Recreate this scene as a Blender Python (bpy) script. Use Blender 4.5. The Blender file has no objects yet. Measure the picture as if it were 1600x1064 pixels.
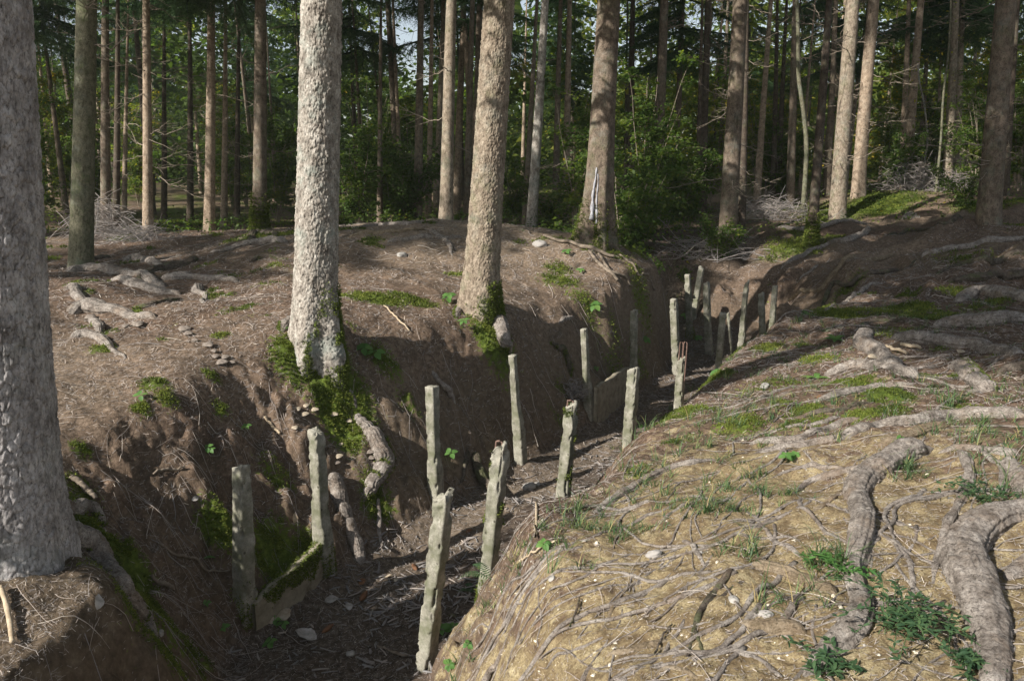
import bpy, math, random
import numpy as np
from mathutils import Vector, Matrix
random.seed(7)
RNG = np.random.default_rng(11)
SC = bpy.context.scene
COL = SC.collection
# ------------------------------------------------------------------ camera, sky, sun, exposure
FPX, PITCH = 1256.0, math.atan((532 - 255) / 1256.0)      # focal length in photo pixels, downward pitch
cam_d = bpy.data.cameras.new('camera'); cam = bpy.data.objects.new('camera', cam_d); COL.objects.link(cam)
cam_d.sensor_fit = 'HORIZONTAL'; cam_d.sensor_width = 36.0; cam_d.lens = 36.0 * FPX / 1600.0
cam_d.clip_start = 0.05; cam_d.clip_end = 2000
cam.location = (0, 0, 0); cam.rotation_euler = (math.pi / 2 - PITCH, 0, 0)
SC.camera = cam
SUN_EL, SUN_AZ = math.radians(33), math.radians(233)       # azimuth clockwise from +Y: behind the viewer, to the left
world = bpy.data.worlds.new('World'); SC.world = world; world.use_nodes = True
wn = world.node_tree.nodes; bg = wn['Background']
sky = wn.new('ShaderNodeTexSky'); sky.sky_type = 'NISHITA'; sky.sun_disc = False
sky.sun_elevation = SUN_EL; sky.sun_rotation = SUN_AZ
hs_ = wn.new('ShaderNodeHueSaturation'); hs_.inputs['Saturation'].default_value = .55      # white balance of the shade
world.node_tree.links.new(sky.outputs[0], hs_.inputs['Color']); world.node_tree.links.new(hs_.outputs[0], bg.inputs[0]); bg.inputs[1].default_value = 0.088
sun_d = bpy.data.lights.new('sun', 'SUN'); sun_d.energy = 5.0; sun_d.angle = math.radians(0.55); sun_d.color = (1.0, 0.955, 0.88)
sun = bpy.data.objects.new('sun', sun_d); COL.objects.link(sun)
SUNV = Vector((math.sin(SUN_AZ) * math.cos(SUN_EL), math.cos(SUN_AZ) * math.cos(SUN_EL), math.sin(SUN_EL)))
sun.rotation_euler = SUNV.to_track_quat('Z', 'Y').to_euler(); sun.location = (-6, -6, 9)
SC.view_settings.view_transform = 'Standard'; SC.view_settings.look = 'None'
SC.view_settings.exposure = 0.80; SC.view_settings.gamma = 1.0; SC.view_settings.use_curve_mapping = False
SC.render.engine = 'CYCLES'
try:
    SC.cycles.max_bounces = 5; SC.cycles.diffuse_bounces = 3; SC.cycles.glossy_bounces = 2
    SC.cycles.transmission_bounces = 3; SC.cycles.transparent_max_bounces = 4; SC.cycles.use_denoising = True
except Exception: pass

# ------------------------------------------------------------------ noise
def _h(ix, iy, iz, s):
    a = (ix.astype(np.int64) * 374761393 + iy.astype(np.int64) * 668265263 + iz.astype(np.int64) * 2147483647 + s * 1274126177) & 0xFFFFFFFF
    a = ((a ^ (a >> 13)) * 1274126177) & 0xFFFFFFFF
    a = ((a ^ (a >> 16)) * 2246822519) & 0xFFFFFFFF
    return ((a ^ (a >> 15)) & 0xFFFFFF) / float(0xFFFFFF)
def vn(x, y, z=None, s=0):
    x = np.asarray(x, float); y = np.asarray(y, float)
    z = np.zeros_like(x) if z is None else np.asarray(z, float)
    x0, y0, z0 = np.floor(x), np.floor(y), np.floor(z)
    fx, fy, fz = x - x0, y - y0, z - z0
    fx = fx * fx * (3 - 2 * fx); fy = fy * fy * (3 - 2 * fy); fz = fz * fz * (3 - 2 * fz)
    flat = not np.any(fz)
    def pl(k):
        a = _h(x0, y0, z0 + k, s); b = _h(x0 + 1, y0, z0 + k, s); c = _h(x0, y0 + 1, z0 + k, s); d = _h(x0 + 1, y0 + 1, z0 + k, s)
        return (a * (1 - fx) + b * fx) * (1 - fy) + (c * (1 - fx) + d * fx) * fy
    r = pl(0)
    if not flat: r = r * (1 - fz) + pl(1) * fz
    return r * 2 - 1
def fbm(x, y, z=None, s=0, o=4, g=0.5):
    t = 0; a = 1.0; n = 0; f = 1.0
    for k in range(o):
        t = t + a * vn(np.asarray(x) * f + 17.3 * k, np.asarray(y) * f - 9.1 * k, None if z is None else np.asarray(z) * f, s + k)
        n += a; a *= g; f *= 2.03
    return t / n
def worley(u, v, nu, s=0):
    """2-D cells on (u,v) in cell units, wrapped every nu cells in u; returns F1, F2, id value"""
    u0, v0 = np.floor(u), np.floor(v)
    F1 = np.full(u.shape, 9.0); F2 = np.full(u.shape, 9.0); idv = np.zeros(u.shape); du = np.zeros(u.shape); dv = np.zeros(u.shape)
    for i in (-1, 0, 1):
        for j in (-1, 0, 1):
            cu, cv = u0 + i, v0 + j
            w = np.mod(cu, nu) if nu else cu
            z = np.zeros_like(w)
            px = cu + _h(w, cv, z, s); py = cv + _h(w, cv, z, s + 5)
            d = np.hypot(px - u, py - v)
            m = d < F1
            F2 = np.where(m, F1, np.minimum(F2, d))
            idv = np.where(m, _h(w, cv, z, s + 9), idv); du = np.where(m, u - px, du); dv = np.where(m, v - py, dv)
            F1 = np.where(m, d, F1)
    return F1, F2, idv, du, dv

# ------------------------------------------------------------------ view maths (used to read world positions off the survey of the place)
CP, SP = math.cos(PITCH), math.sin(PITCH)
def at(px, py, Y):
    u = (px - 800) / FPX; v = (532 - py) / FPX
    fy = CP + v * SP; fz = -SP + v * CP
    t = Y / fy
    return np.array([u * t, Y, fz * t])

# ------------------------------------------------------------------ terrain
ctrl_px = [  # (px, py, distance) on the banks
 (150,560,6.0),(110,450,8.5),(300,450,8.6),(450,400,10),(600,370,11.5),(700,348,13),(850,362,11.9),(935,368,11.6),(960,380,12),
 (1010,405,11.8),(1048,448,11.2),(1000,430,10.6),(490,500,6.7),(745,480,8.3),(200,660,4.9),(40,860,3.5),(0,980,2.9),(300,372,15),(100,400,12),
 (1600,452,9.3),(1300,482,9.4),(1400,640,4.6),(1550,560,5.8),(1500,900,2.6),(1300,1000,2.3),(1100,900,2.8),(900,900,3.1),
 (1000,760,4.05),(1150,640,5.3),(1250,560,6.8),(1400,500,8.0),(1300,420,12.5),(1300,375,16),(1300,345,20),(1500,345,17),
 (1600,350,14),(1450,400,12),(1100,372,17),(1100,348,21),(1190,440,13.5),(1335,306,22),(1100,332,25),(1550,341,14),(1450,297,25),
 (640,600,6.6),(900,480,9.6),(1600,700,3.6),(800,1000,2.75),(350,560,6.2)]
ctrl = [tuple(at(*c)) for c in ctrl_px] + [
 (-3,20,-1.5),(-10,20,-1.5),(-3,35,-1.5),(3,24,-1.45),(0,35,-1.4),(6,40,-1.2),(18,30,-0.8),(-20,40,-1.4),(20,60,-1.0),(-20,70,-1.3),(40,40,-.8),(-40,40,-1.4),
 (0,0,-1.5),(2,1,-1.42),(5,0,-1.3),(-3.2,2,-1.8),(-6,5,-1.5),(-12,8,-1.4),(12,6,-1.1),(0,-6,-1.45),(-10,-6,-1.5),(10,-6,-1.2),(0,-60,-1.4),(60,0,-1.0),(-60,0,-1.4)]
ctrl = np.array(ctrl)
def _phi(r2): return r2 * np.log(r2 + 1e-9) * 0.5
_n = len(ctrl)
_K = _phi(((ctrl[:, None, :2] - ctrl[None, :, :2]) ** 2).sum(-1)) + np.eye(_n) * 0.25
_P = np.c_[np.ones(_n), ctrl[:, :2]]
_A = np.zeros((_n + 3, _n + 3)); _A[:_n, :_n] = _K; _A[:_n, _n:] = _P; _A[_n:, :_n] = _P.T
_W = np.linalg.solve(_A, np.r_[ctrl[:, 2], 0, 0, 0])
def bankz(x, y):
    z = _W[_n] + _W[_n + 1] * x + _W[_n + 2] * y
    for i in range(_n):
        z = z + _W[i] * _phi((x - ctrl[i, 0]) ** 2 + (y - ctrl[i, 1]) ** 2)
    return z
# trench centre line: x, y, half width, floor z, left wall slope, right wall slope
TR = np.array([
 (-.80,-1.5,.45,-2.75,3.0,1.7),(-.84,1.5,.45,-2.85,3.0,1.8),(-.92,3.3,.46,-2.88,2.8,1.9),(-1.06,4.25,.63,-2.90,1.35,1.8),(-.60,5.15,.66,-2.90,1.15,1.75),(.05,6.25,.62,-2.90,1.7,1.7),
 (.72,7.35,.56,-2.90,1.9,1.8),(1.42,8.5,.55,-2.90,1.7,2.0),(2.1,9.6,.55,-2.90,2.6,1.8),(2.80,10.7,.62,-2.9,4.6,1.4),(3.25,11.9,.75,-2.9,4.6,1.2),(3.2,13.1,.75,-2.85,4,1.1),
 (2.3,14.1,.6,-2.7,2.5,.95),(1.3,14.7,.55,-2.4,1.6,.9),(0.2,15.1,.4,-1.9,1.2,.8),(-.6,15.3,.3,-1.2,1.0,.8)])
def trench(x, y):
    best = np.full(x.shape, 1e9); hw = np.zeros(x.shape); fl = np.zeros(x.shape); sl = np.ones(x.shape); side = np.ones(x.shape); tt = np.zeros(x.shape)
    for i in range(len(TR) - 1):
        a, b = TR[i], TR[i + 1]; dx, dy = b[0] - a[0], b[1] - a[1]; L2 = dx * dx + dy * dy
        t = np.clip(((x - a[0]) * dx + (y - a[1]) * dy) / L2, 0, 1)
        ex, ey = x - (a[0] + dx * t), y - (a[1] + dy * t)
        d = np.hypot(ex, ey); m = d < best
        cr = dx * ey - dy * ex
        L = cr > 0
        best = np.where(m, d, best); side = np.where(m, np.where(L, 1, -1), side)
        g = lambda k: a[k] * (1 - t) + b[k] * t
        hw = np.where(m, g(2), hw); fl = np.where(m, g(3), fl); sl = np.where(m, np.where(L, g(4), g(5)), sl); tt = np.where(m, i + t, tt)
    return best, hw, fl, sl, side, tt
def smin(a, b, k):
    h = np.clip(0.5 + 0.5 * (b - a) / k, 0, 1)
    return b * (1 - h) + a * h - k * h * (1 - h)
def terrain(x, y, full=False):
    x = np.asarray(x, float); y = np.asarray(y, float)
    b = bankz(x, y)
    r = np.hypot(x, y)
    b = b + fbm(x * .35, y * .35, s=3, o=3) * .10 * np.clip((r - 4) / 6, 0.25, 1)
    d, hw, fl, sl, side, tt = trench(x, y)
    wob = fbm(x * 1.1, y * 1.1, s=21, o=3) * .16
    hw = hw - .02 * (side < 0) * np.clip(tt - 1.5, 0, 1) * np.clip(9.5 - tt, 0, 1)
    out = np.maximum(d - hw + wob * np.clip((d - hw + .25) * 2.5, 0, 1), 0)
    wall = fl + fbm(x * 1.3, y * 1.3, s=31, o=3) * .05 + out * sl
    # floor meets wall in a scree curve
    wall = wall + 0.05 * np.clip(1 - np.abs(d - hw) / .25, 0, 1)
    z = smin(b, wall, np.where(side > 0, np.clip(.5 - .1 * sl, .12, .35), .2))
    # lumpy soil: hollows and ribs
    rough = np.clip(1 - (b - z) * .3, .4, 1)
    onwall = np.clip((b - z) / .25, 0, 1) * np.clip((z - fl) / .2, 0, 1)
    z = z + fbm(x * 2.2, y * 2.2, s=41, o=4) * .045 * rough + fbm(x * 9, y * 9, s=51, o=3) * .014
    z = z + onwall * (np.where(side > 0, 1, .35)) * fbm(x * 3.1, y * 3.1, s=61, o=4) * .11
    z = z + onwall * ((np.abs(fbm(x * 5, y * 5, s=63, o=4)) - .2) * .17)
    bankr = (1 - onwall) * np.clip((r - 1.5) / 2, 0, 1) * np.clip((16 - r) / 6, 0, 1)
    z = z + bankr * (fbm(x * 1.6, y * 1.6, s=65, o=3) * .07 + fbm(x * 5, y * 5, s=67, o=3) * .014)
    for (bx, by, bh, br) in ((3.62, 13.95, .42, .30), (4.25, 12.55, .30, .22)): z = z + bh * np.exp(-((x - bx) ** 2 + (y - by) ** 2) / br ** 2) * (1 + .5 * fbm(x * 5, y * 5, s=69, o=3))
    # root ribs raked down the slope beyond the trench
    reg = np.clip((x - 3.2) / 1.5, 0, 1) * np.clip((y - 8.8) / 1.5, 0, 1) * np.clip((20 - y) / 2, 0, 1)
    ca, sa = math.cos(math.radians(38)), math.sin(math.radians(38))
    uu, vv = x * ca + y * sa, -x * sa + y * ca
    w = vv * 1.9 + fbm(x * .7, y * .7, s=71, o=2) * 1.3
    z = z + reg * (np.abs(vn(w, uu * .22, s=72)) - .4) * .30 + reg * (np.abs(vn(w * 2.7, uu * .5, s=73)) - .4) * .09
    if full:
        return z, b, d, hw, fl, sl, side, tt
    return z
def H(x, y):
    return float(terrain(np.array([x]), np.array([y]))[0])
def Hs(P):
    P = np.asarray(P, float)
    return terrain(P[:, 0], P[:, 1])
_ts = np.geomspace(1.3, 70, 900)
def hit(px, py):
    """where the sight line of a photo pixel meets the ground"""
    u = (px - 800) / FPX; v = (532 - py) / FPX
    d = np.array([u, CP + v * SP, -SP + v * CP])
    z = terrain(d[0] * _ts, d[1] * _ts); g = d[2] * _ts - z
    k = np.argmax(g < 0)
    if g[k] >= 0: k = len(_ts) - 1
    if k == 0: return d * _ts[0]
    f = g[k - 1] / (g[k - 1] - g[k]); t = _ts[k - 1] * (1 - f) + _ts[k] * f
    return np.array([d[0] * t, d[1] * t, d[2] * t])

# ------------------------------------------------------------------ mesh helpers
def mk(name, V, F, mat=None, parent=None, smooth=True, attrs=None, mi=None, link=True):
    V = np.asarray(V, np.float32).reshape(-1, 3)
    me = bpy.data.meshes.new(name)
    Fs = F if isinstance(F, (list, tuple)) else [F]
    Fs = [np.asarray(f, np.int32) for f in Fs if len(f)]
    me.vertices.add(len(V)); me.vertices.foreach_set('co', V.ravel())
    idx = np.concatenate([f.ravel() for f in Fs]); tot = np.concatenate([np.full(len(f), f.shape[1], np.int32) for f in Fs])
    st = np.concatenate([[0], np.cumsum(tot)[:-1]]).astype(np.int32)
    me.loops.add(len(idx)); me.loops.foreach_set('vertex_index', idx)
    me.polygons.add(len(tot)); me.polygons.foreach_set('loop_start', st); me.polygons.foreach_set('loop_total', tot)
    if smooth: me.polygons.foreach_set('use_smooth', np.ones(len(tot), bool))
    if mi is not None: me.polygons.foreach_set('material_index', np.asarray(mi, np.int32))
    me.update(calc_edges=True); me.validate(clean_customdata=False)
    if attrs:
        for k, a in attrs.items():
            at_ = me.attributes.new(k, 'FLOAT', 'POINT'); at_.data.foreach_set('value', np.asarray(a, np.float32))
    for m in (mat if isinstance(mat, (list, tuple)) else [mat]):
        if m: me.materials.append(m)
    if not link: return me
    o = bpy.data.objects.new(name, me); COL.objects.link(o)
    if parent is not None: o.parent = parent
    return o
def inst(name, me, parent=None, loc=(0, 0, 0), rot=(0, 0, 0), scale=(1, 1, 1)):
    o = bpy.data.objects.new(name, me); COL.objects.link(o)
    if parent is not None: o.parent = parent
    o.location = loc; o.rotation_euler = rot; o.scale = scale
    return o
def tag(o, label, cat, group=None):
    o['label'] = label; o['category'] = cat
    if group: o['group'] = group
    return o
def stuff(o, label, cat):
    o['kind'] = 'stuff'; o['label'] = label; o['category'] = cat
    return o
def empty(name, loc, rot=None):
    o = bpy.data.objects.new(name, None); COL.objects.link(o); o.location = loc; o.empty_display_size = .1
    if rot is not None: o.rotation_mode = 'QUATERNION'; o.rotation_quaternion = rot
    return o
def grid_faces(nr, nc, wrap=False):
    r = np.arange(nr - 1)[:, None]; c = np.arange(nc if wrap else nc - 1)[None, :]
    c2 = (c + 1) % nc
    return np.stack([r * nc + c, r * nc + c2, (r + 1) * nc + c2, (r + 1) * nc + c], -1).reshape(-1, 4)
def catmull(P, n):
    P = np.asarray(P, float)
    if len(P) == 2: return P[0] + (P[1] - P[0]) * np.linspace(0, 1, n)[:, None]
    Q = np.vstack([2 * P[0] - P[1], P, 2 * P[-1] - P[-2]])
    seg = np.linalg.norm(np.diff(P[:, :3] if P.shape[1] > 2 else P, axis=0), axis=1); cs = np.r_[0, np.cumsum(seg)]
    s = np.linspace(0, cs[-1], n); out = []
    for v in s:
        i = min(np.searchsorted(cs, v, side='right') - 1, len(P) - 2); t = (v - cs[i]) / max(seg[i], 1e-9)
        a, b, c, d = Q[i], Q[i + 1], Q[i + 2], Q[i + 3]
        out.append(.5 * ((2 * b) + (-a + c) * t + (2 * a - 5 * b + 4 * c - d) * t * t + (-a + 3 * b - 3 * c + d) * t ** 3))
    return np.array(out)
def tube(C, R, ns=10, flat=1.0, bump=0.0, seed=0, caps=True, nscale=14.0):
    """tube round the points C with radii R; returns V, faces"""
    C = np.asarray(C, float); R = np.asarray(R, float) * np.ones(len(C)); n = len(C)
    T = np.gradient(C, axis=0); T /= np.linalg.norm(T, axis=1)[:, None] + 1e-9
    up = np.array([0, 0, 1.0]); 
    if abs(T[:, 2]).mean() > .85: up = np.array([1.0, 0, 0])
    S = np.cross(T, up); S /= np.linalg.norm(S, axis=1)[:, None] + 1e-9
    U = np.cross(S, T)
    a = np.linspace(0, 2 * np.pi, ns, endpoint=False)
    ring = S[:, None, :] * np.cos(a)[None, :, None] + U[:, None, :] * np.sin(a)[None, :, None] * flat
    rr = R[:, None] * np.ones((n, ns))
    P0 = C[:, None, :] + ring * rr[..., None]
    if bump:
        q = P0 * nscale
        k = fbm(q[..., 0], q[..., 1], q[..., 2], s=seed, o=3)
        P0 = C[:, None, :] + ring * (rr * (1 + bump * k))[..., None]
    V = P0.reshape(-1, 3); F = grid_faces(n, ns, True)
    fs = [F]
    if caps:
        V = np.vstack([V, C[0], C[-1]]); i0, i1 = n * ns, n * ns + 1
        k = np.arange(ns); k2 = (k + 1) % ns
        fs.append(np.r_[np.c_[np.full(ns, i0), k2, k], np.c_[np.full(ns, i1), (n - 1) * ns + k, (n - 1) * ns + k2]])
    return V, fs
class Acc:
    def __init__(s): s.V = []; s.F = {}; s.n = 0; s.A = []
    def add(s, V, F, a=0.5):
        V = np.asarray(V).reshape(-1, 3)
        for f in (F if isinstance(F, list) else [F]):
            f = np.asarray(f)
            if len(f): s.F.setdefault(f.shape[1], []).append(f + s.n)
        s.V.append(V); s.n += len(V); s.A.append(np.broadcast_to(np.asarray(a, float), (len(V),)).copy())
    def done(s): return np.vstack(s.V), [np.vstack(v) for v in s.F.values()], np.concatenate(s.A)
    def obj(s, name, mat, parent=None, smooth=True, link=True):
        V, F, A = s.done(); return mk(name, V, F, mat, parent, smooth, {'tint': A}, link=link)
def norm(v): return v / (np.linalg.norm(v, axis=-1, keepdims=True) + 1e-9)

# ------------------------------------------------------------------ materials
class NT:
    def __init__(s, name):
        s.m = bpy.data.materials.new(name); s.m.use_nodes = True; s.t = s.m.node_tree; s.n = s.t.nodes; s.b = s.n['Principled BSDF']
        s.out = s.n['Material Output']
    def new(s, ty, **k):
        n = s.n.new(ty)
        for a, v in k.items(): setattr(n, a, v)
        return n
    def link(s, a, b): s.t.links.new(a, b)
    def coord(s, scale=(1, 1, 1), kind='Object'):
        c = s.new('ShaderNodeTexCoord'); mp = s.new('ShaderNodeMapping'); mp.inputs['Scale'].default_value = scale
        s.link(c.outputs[kind], mp.inputs[0]); return mp.outputs[0]
    def noise(s, vec, scale, detail=6, rough=.6, dist=0):
        n = s.new('ShaderNodeTexNoise'); n.inputs['Scale'].default_value = scale; n.inputs['Detail'].default_value = detail
        n.inputs['Roughness'].default_value = rough; n.inputs['Distortion'].default_value = dist; s.link(vec, n.inputs['Vector']); return n.outputs['Fac']
    def vor(s, vec, scale, feature='F1', out='Distance'):
        n = s.new('ShaderNodeTexVoronoi'); n.feature = feature; n.inputs['Scale'].default_value = scale; s.link(vec, n.inputs['Vector']); return n.outputs[out]
    def ramp(s, fac, stops):
        r = s.new('ShaderNodeValToRGB'); e = r.color_ramp.elements
        while len(e) < len(stops): e.new(.5)
        for i, (p, c) in enumerate(stops):
            e[i].position = p; e[i].color = (*c, 1) if not isinstance(c, float) else (c, c, c, 1)
        s.link(fac, r.inputs[0]); return r.outputs[0]
    def mix(s, f, a, b, mode='MIX'):
        n = s.new('ShaderNodeMix', data_type='RGBA', blend_type=mode)
        for i, v in ((0, f), (6, a), (7, b)):
            if isinstance(v, (int, float)): n.inputs[i].default_value = v
            elif isinstance(v, tuple): n.inputs[i].default_value = (*v, 1)
            else: s.link(v, n.inputs[i])
        return n.outputs[2]
    def math(s, op, a, b=0.0):
        n = s.new('ShaderNodeMath', operation=op)
        for i, v in ((0, a), (1, b)):
            if isinstance(v, (int, float)): n.inputs[i].default_value = v
            else: s.link(v, n.inputs[i])
        return n.outputs[0]
    def attr(s, name):
        n = s.new('ShaderNodeAttribute'); n.attribute_name = name; return n.outputs['Fac']
    def bump(s, h, strength=.5, dist=.01, prev=None):
        n = s.new('ShaderNodeBump'); n.inputs['Strength'].default_value = strength; n.inputs['Distance'].default_value = dist
        s.link(h, n.inputs['Height'])
        if prev is not None: s.link(prev, n.inputs['Normal'])
        return n.outputs[0]
    def fin(s, col, rough=.9, normal=None, spec=.2):
        if isinstance(col, tuple): s.b.inputs['Base Color'].default_value = (*col, 1)
        else: s.link(col, s.b.inputs['Base Color'])
        if isinstance(rough, float): s.b.inputs['Roughness'].default_value = rough
        else: s.link(rough, s.b.inputs['Roughness'])
        s.b.inputs['Specular IOR Level'].default_value = spec
        if normal is not None: s.link(normal, s.b.inputs['Normal'])
        return s.m
def mat_ground():
    t = NT('ground_soil'); v = t.coord(); 
    n1 = t.noise(v, 3.0, 8, .65); n2 = t.noise(v, 26, 8, .7); n3 = t.noise(v, 120, 5, .7)
    litter = t.ramp(n2, [(.30, (.040, .027, .020)), (.47, (.115, .076, .053)), (.60, (.21, .145, .105)), (.75, (.32, .24, .18))])
    litter = t.mix(t.ramp(n1, [(.42, 0.0), (.66, .75)]), litter, (.055, .038, .029))
    fib = t.noise(t.coord((240, 30, 60)), 1.0, 3, .6)
    litter = t.mix(t.ramp(fib, [(.56, 0.0), (.68, .55)]), litter, (.33, .235, .165))
    nn = t.noise(v, 9, 8, .7)
    clay = t.ramp(nn, [(.30, (.095, .068, .040)), (.44, (.205, .153, .088)), (.56, (.325, .26, .148)), (.70, (.46, .39, .245))])
    clay = t.mix(t.ramp(n3, [(.38, .75), (.52, 0.0)]), clay, (.10, .065, .036)); clay = t.mix(t.ramp(n2, [(.36, .6), (.5, 0.0)]), clay, (.13, .09, .052))
    peb = t.vor(v, 60); clay = t.mix(t.ramp(peb, [(.10, .6), (.16, 0.0)]), clay, (.62, .53, .36))
    floor_and_shade = t.ramp(n2, [(.3, (.035, .027, .021)), (.5, (.088, .067, .052)), (.72, (.17, .135, .108))])
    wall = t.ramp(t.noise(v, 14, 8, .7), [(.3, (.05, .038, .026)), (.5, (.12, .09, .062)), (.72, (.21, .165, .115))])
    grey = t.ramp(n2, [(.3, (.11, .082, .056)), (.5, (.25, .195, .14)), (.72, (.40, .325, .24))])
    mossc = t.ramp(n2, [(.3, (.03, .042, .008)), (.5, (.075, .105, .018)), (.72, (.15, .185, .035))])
    col = t.mix(t.attr('wall'), litter, wall); col = t.mix(t.attr('floor'), col, floor_and_shade)
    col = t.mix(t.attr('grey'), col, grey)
    edge = t.math('ADD', t.attr('clay'), t.math('MULTIPLY', t.math('SUBTRACT', nn, .5), 1.6))
    col = t.mix(t.ramp(edge, [(.38, 0.0), (.56, 1.0)]), col, clay)
    me = t.math('ADD', t.attr('moss'), t.math('MULTIPLY', t.math('SUBTRACT', n2, .5), 1.8))
    col = t.mix(t.ramp(me, [(.45, 0.0), (.58, 1.0)]), col, mossc)
    b = t.bump(n1, .35, .05); b = t.bump(n2, .8, .02, b); b = t.bump(n3, .8, .006, b)
    return t.fin(col, .95, b, .1)
def mat_bark(name, c, sc=1.0, vs=.35, green=0.0, depth=.006, rim=.5, lich=(.23, .27, .24)):
    """c: dark, mid, light. The relief of the scales is in the mesh ('crack' says how deep a point lies)"""
    t = NT(name); v = t.coord((1, 1, vs)); v1 = t.coord()
    n = t.noise(v, 14 * sc, 8, .72); nf = t.noise(v, 75 * sc, 6, .75); nl = t.noise(v1, 2.4, 5, .65); nb = t.noise(v1, 6, 7, .75); nk = t.noise(t.coord((1, 1, vs * .8)), 34 * sc, 6, .7, .8)
    col = t.ramp(n, [(.30, c[0]), (.48, c[1]), (.66, c[2])])
    col = t.mix(t.ramp(nf, [(.34, .75), (.52, 0.0)]), col, c[0])
    col = t.mix(t.ramp(nk, [(.36, .6), (.44, 0.0)]), col, tuple(x * .6 for x in c[0]))
    col = t.mix(t.ramp(t.attr('crack'), [(0.0, .95), (.34, 0.0)]), col, tuple(x * .5 for x in c[0]))
    lm = t.math('MULTIPLY', t.ramp(nl, [(.50, 0.0), (.62, rim)]), t.ramp(nb, [(.42, 0.0), (.55, 1.0)]))
    col = t.mix(lm, col, lich)
    if green:
        col = t.mix(t.ramp(t.noise(v1, 5, 8, .75), [(.5, 0.0), (.62, green)]), col, (.085, .11, .04))
    b = t.bump(nk, .6, depth * 1.2); b = t.bump(nf, .9, depth * .6, b)
    return t.fin(col, .92, b, .12)
def mat_root(name, c, green=0.0):
    t = NT(name); v = t.coord()
    n = t.noise(v, 16, 8, .72); nf = t.noise(v, 110, 6, .75); nl = t.noise(v, 5, 5, .65)
    col = t.ramp(n, [(.30, c[0]), (.48, c[1]), (.68, c[2])])
    col = t.mix(t.ramp(nf, [(.36, .7), (.52, 0.0)]), col, c[0])
    col = t.mix(t.ramp(nl, [(.52, 0.0), (.66, .45)]), col, (.24, .17, .115))
    if green: col = t.mix(t.ramp(t.noise(v, 7, 8, .75), [(.5, 0.0), (.6, green)]), col, (.07, .10, .025))
    ng = t.noise(v, 45, 8, .75, 1.2); col = t.mix(t.ramp(ng, [(.38, .8), (.47, 0.0)]), col, tuple(x * .6 for x in c[0]))
    b = t.bump(n, .6, .015); b = t.bump(ng, 1.0, .010, b); b = t.bump(nf, 1.0, .004, b)
    return t.fin(col, .93, b, .12)
def mat_simple(name, stops, scale=20, bump=.5, dist=.004, rough=.9, vs=1.0, tint=None, spec=.2):
    t = NT(name); v = t.coord((1, 1, vs)); n = t.noise(v, scale, 8, .7)
    col = t.ramp(n, stops)
    if tint: col = t.mix(.75, col, t.ramp(t.attr('tint'), tint))
    return t.fin(col, rough, t.bump(n, bump, dist) if bump else None, spec)
def mat_leaf(name, stops, trans=.45, rough=.55):
    t = NT(name); col = t.ramp(t.attr('tint'), stops)
    tr = t.new('ShaderNodeBsdfTranslucent'); ms = t.new('ShaderNodeMixShader'); ms.inputs[0].default_value = trans
    hs = t.new('ShaderNodeHueSaturation'); hs.inputs['Value'].default_value = 1.5; hs.inputs['Saturation'].default_value = 1.1; t.link(col, hs.inputs['Color'])
    t.link(hs.outputs[0], tr.inputs[0]); t.link(col, t.b.inputs['Base Color']); t.b.inputs['Roughness'].default_value = rough
    t.b.inputs['Specular IOR Level'].default_value = .3
    t.link(t.b.outputs[0], ms.inputs[1]); t.link(tr.outputs[0], ms.inputs[2]); t.link(ms.outputs[0], t.out.inputs[0])
    return t.m
M = {}
M['ground'] = mat_ground()
M['bark_grey'] = mat_bark('bark_pale_grey', [(.06, .048, .04), (.31, .275, .235), (.52, .485, .43)], 1.15, .55, rim=.6)
M['bark_lilac'] = mat_bark('bark_lilac_grey', [(.08, .07, .066), (.29, .27, .262), (.48, .455, .445)], 1.0, .5, rim=.2)
M['bark_brown'] = mat_bark('bark_brown_scaly', [(.06, .045, .033), (.25, .20, .15), (.41, .345, .27)], 1.3, .6, green=.3, rim=.25)
M['bark_green'] = mat_bark('bark_green_grey', [(.05, .048, .03), (.15, .14, .095), (.24, .225, .16)], 1.6, .7, green=.5, rim=.3)
M['bark_red'] = mat_bark('bark_reddish', [(.05, .037, .028), (.155, .120, .090), (.26, .205, .158)], 1.0, .7, green=.25, rim=.25)
M['bark_tan'] = mat_bark('bark_tan', [(.09, .065, .045), (.31, .235, .17), (.46, .37, .28)], .9, .8, rim=.15)
M['bark_dark'] = mat_bark('bark_dark', [(.03, .022, .017), (.085, .064, .05), (.14, .11, .085)], .9, .8, green=.25, rim=.15)
M['root'] = mat_root('root_bark', [(.075, .06, .05), (.26, .225, .195), (.46, .415, .37)])
M['root_dark'] = mat_root('root_bark_dark', [(.04, .031, .025), (.11, .088, .07), (.20, .17, .14)], .5)
M['root_pale'] = mat_root('root_bark_pale', [(.10, .075, .045), (.24, .185, .125), (.37, .305, .225)])
def mat_concrete():
    t = NT('weathered_concrete'); v = t.coord()
    n = t.noise(v, 14, 8, .7); f = t.noise(v, 130, 5, .7); l = t.noise(v, 5, 5, .6)
    col = t.ramp(n, [(.28, (.11, .108, .088)), (.5, (.275, .258, .21)), (.72, (.44, .42, .355))])
    col = t.mix(t.ramp(f, [(.34, .7), (.46, 0.0)]), col, (.11, .10, .075))
    col = t.mix(t.ramp(l, [(.47, 0.0), (.60, .8)]), col, (.115, .12, .07)); col = t.mix(t.ramp(t.noise(t.coord((1, 1, .25)), 9, 7, .7), [(.52, 0.0), (.62, .65)]), col, (.09, .082, .062))
    col = t.mix(t.ramp(t.vor(v, 11), [(.06, .85), (.12, 0.0)]), col, (.05, .045, .03))
    b = t.bump(n, .5, .008); b = t.bump(f, .8, .004, b)
    return t.fin(col, .92, b, .2)
M['concrete'] = mat_concrete()
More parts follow.
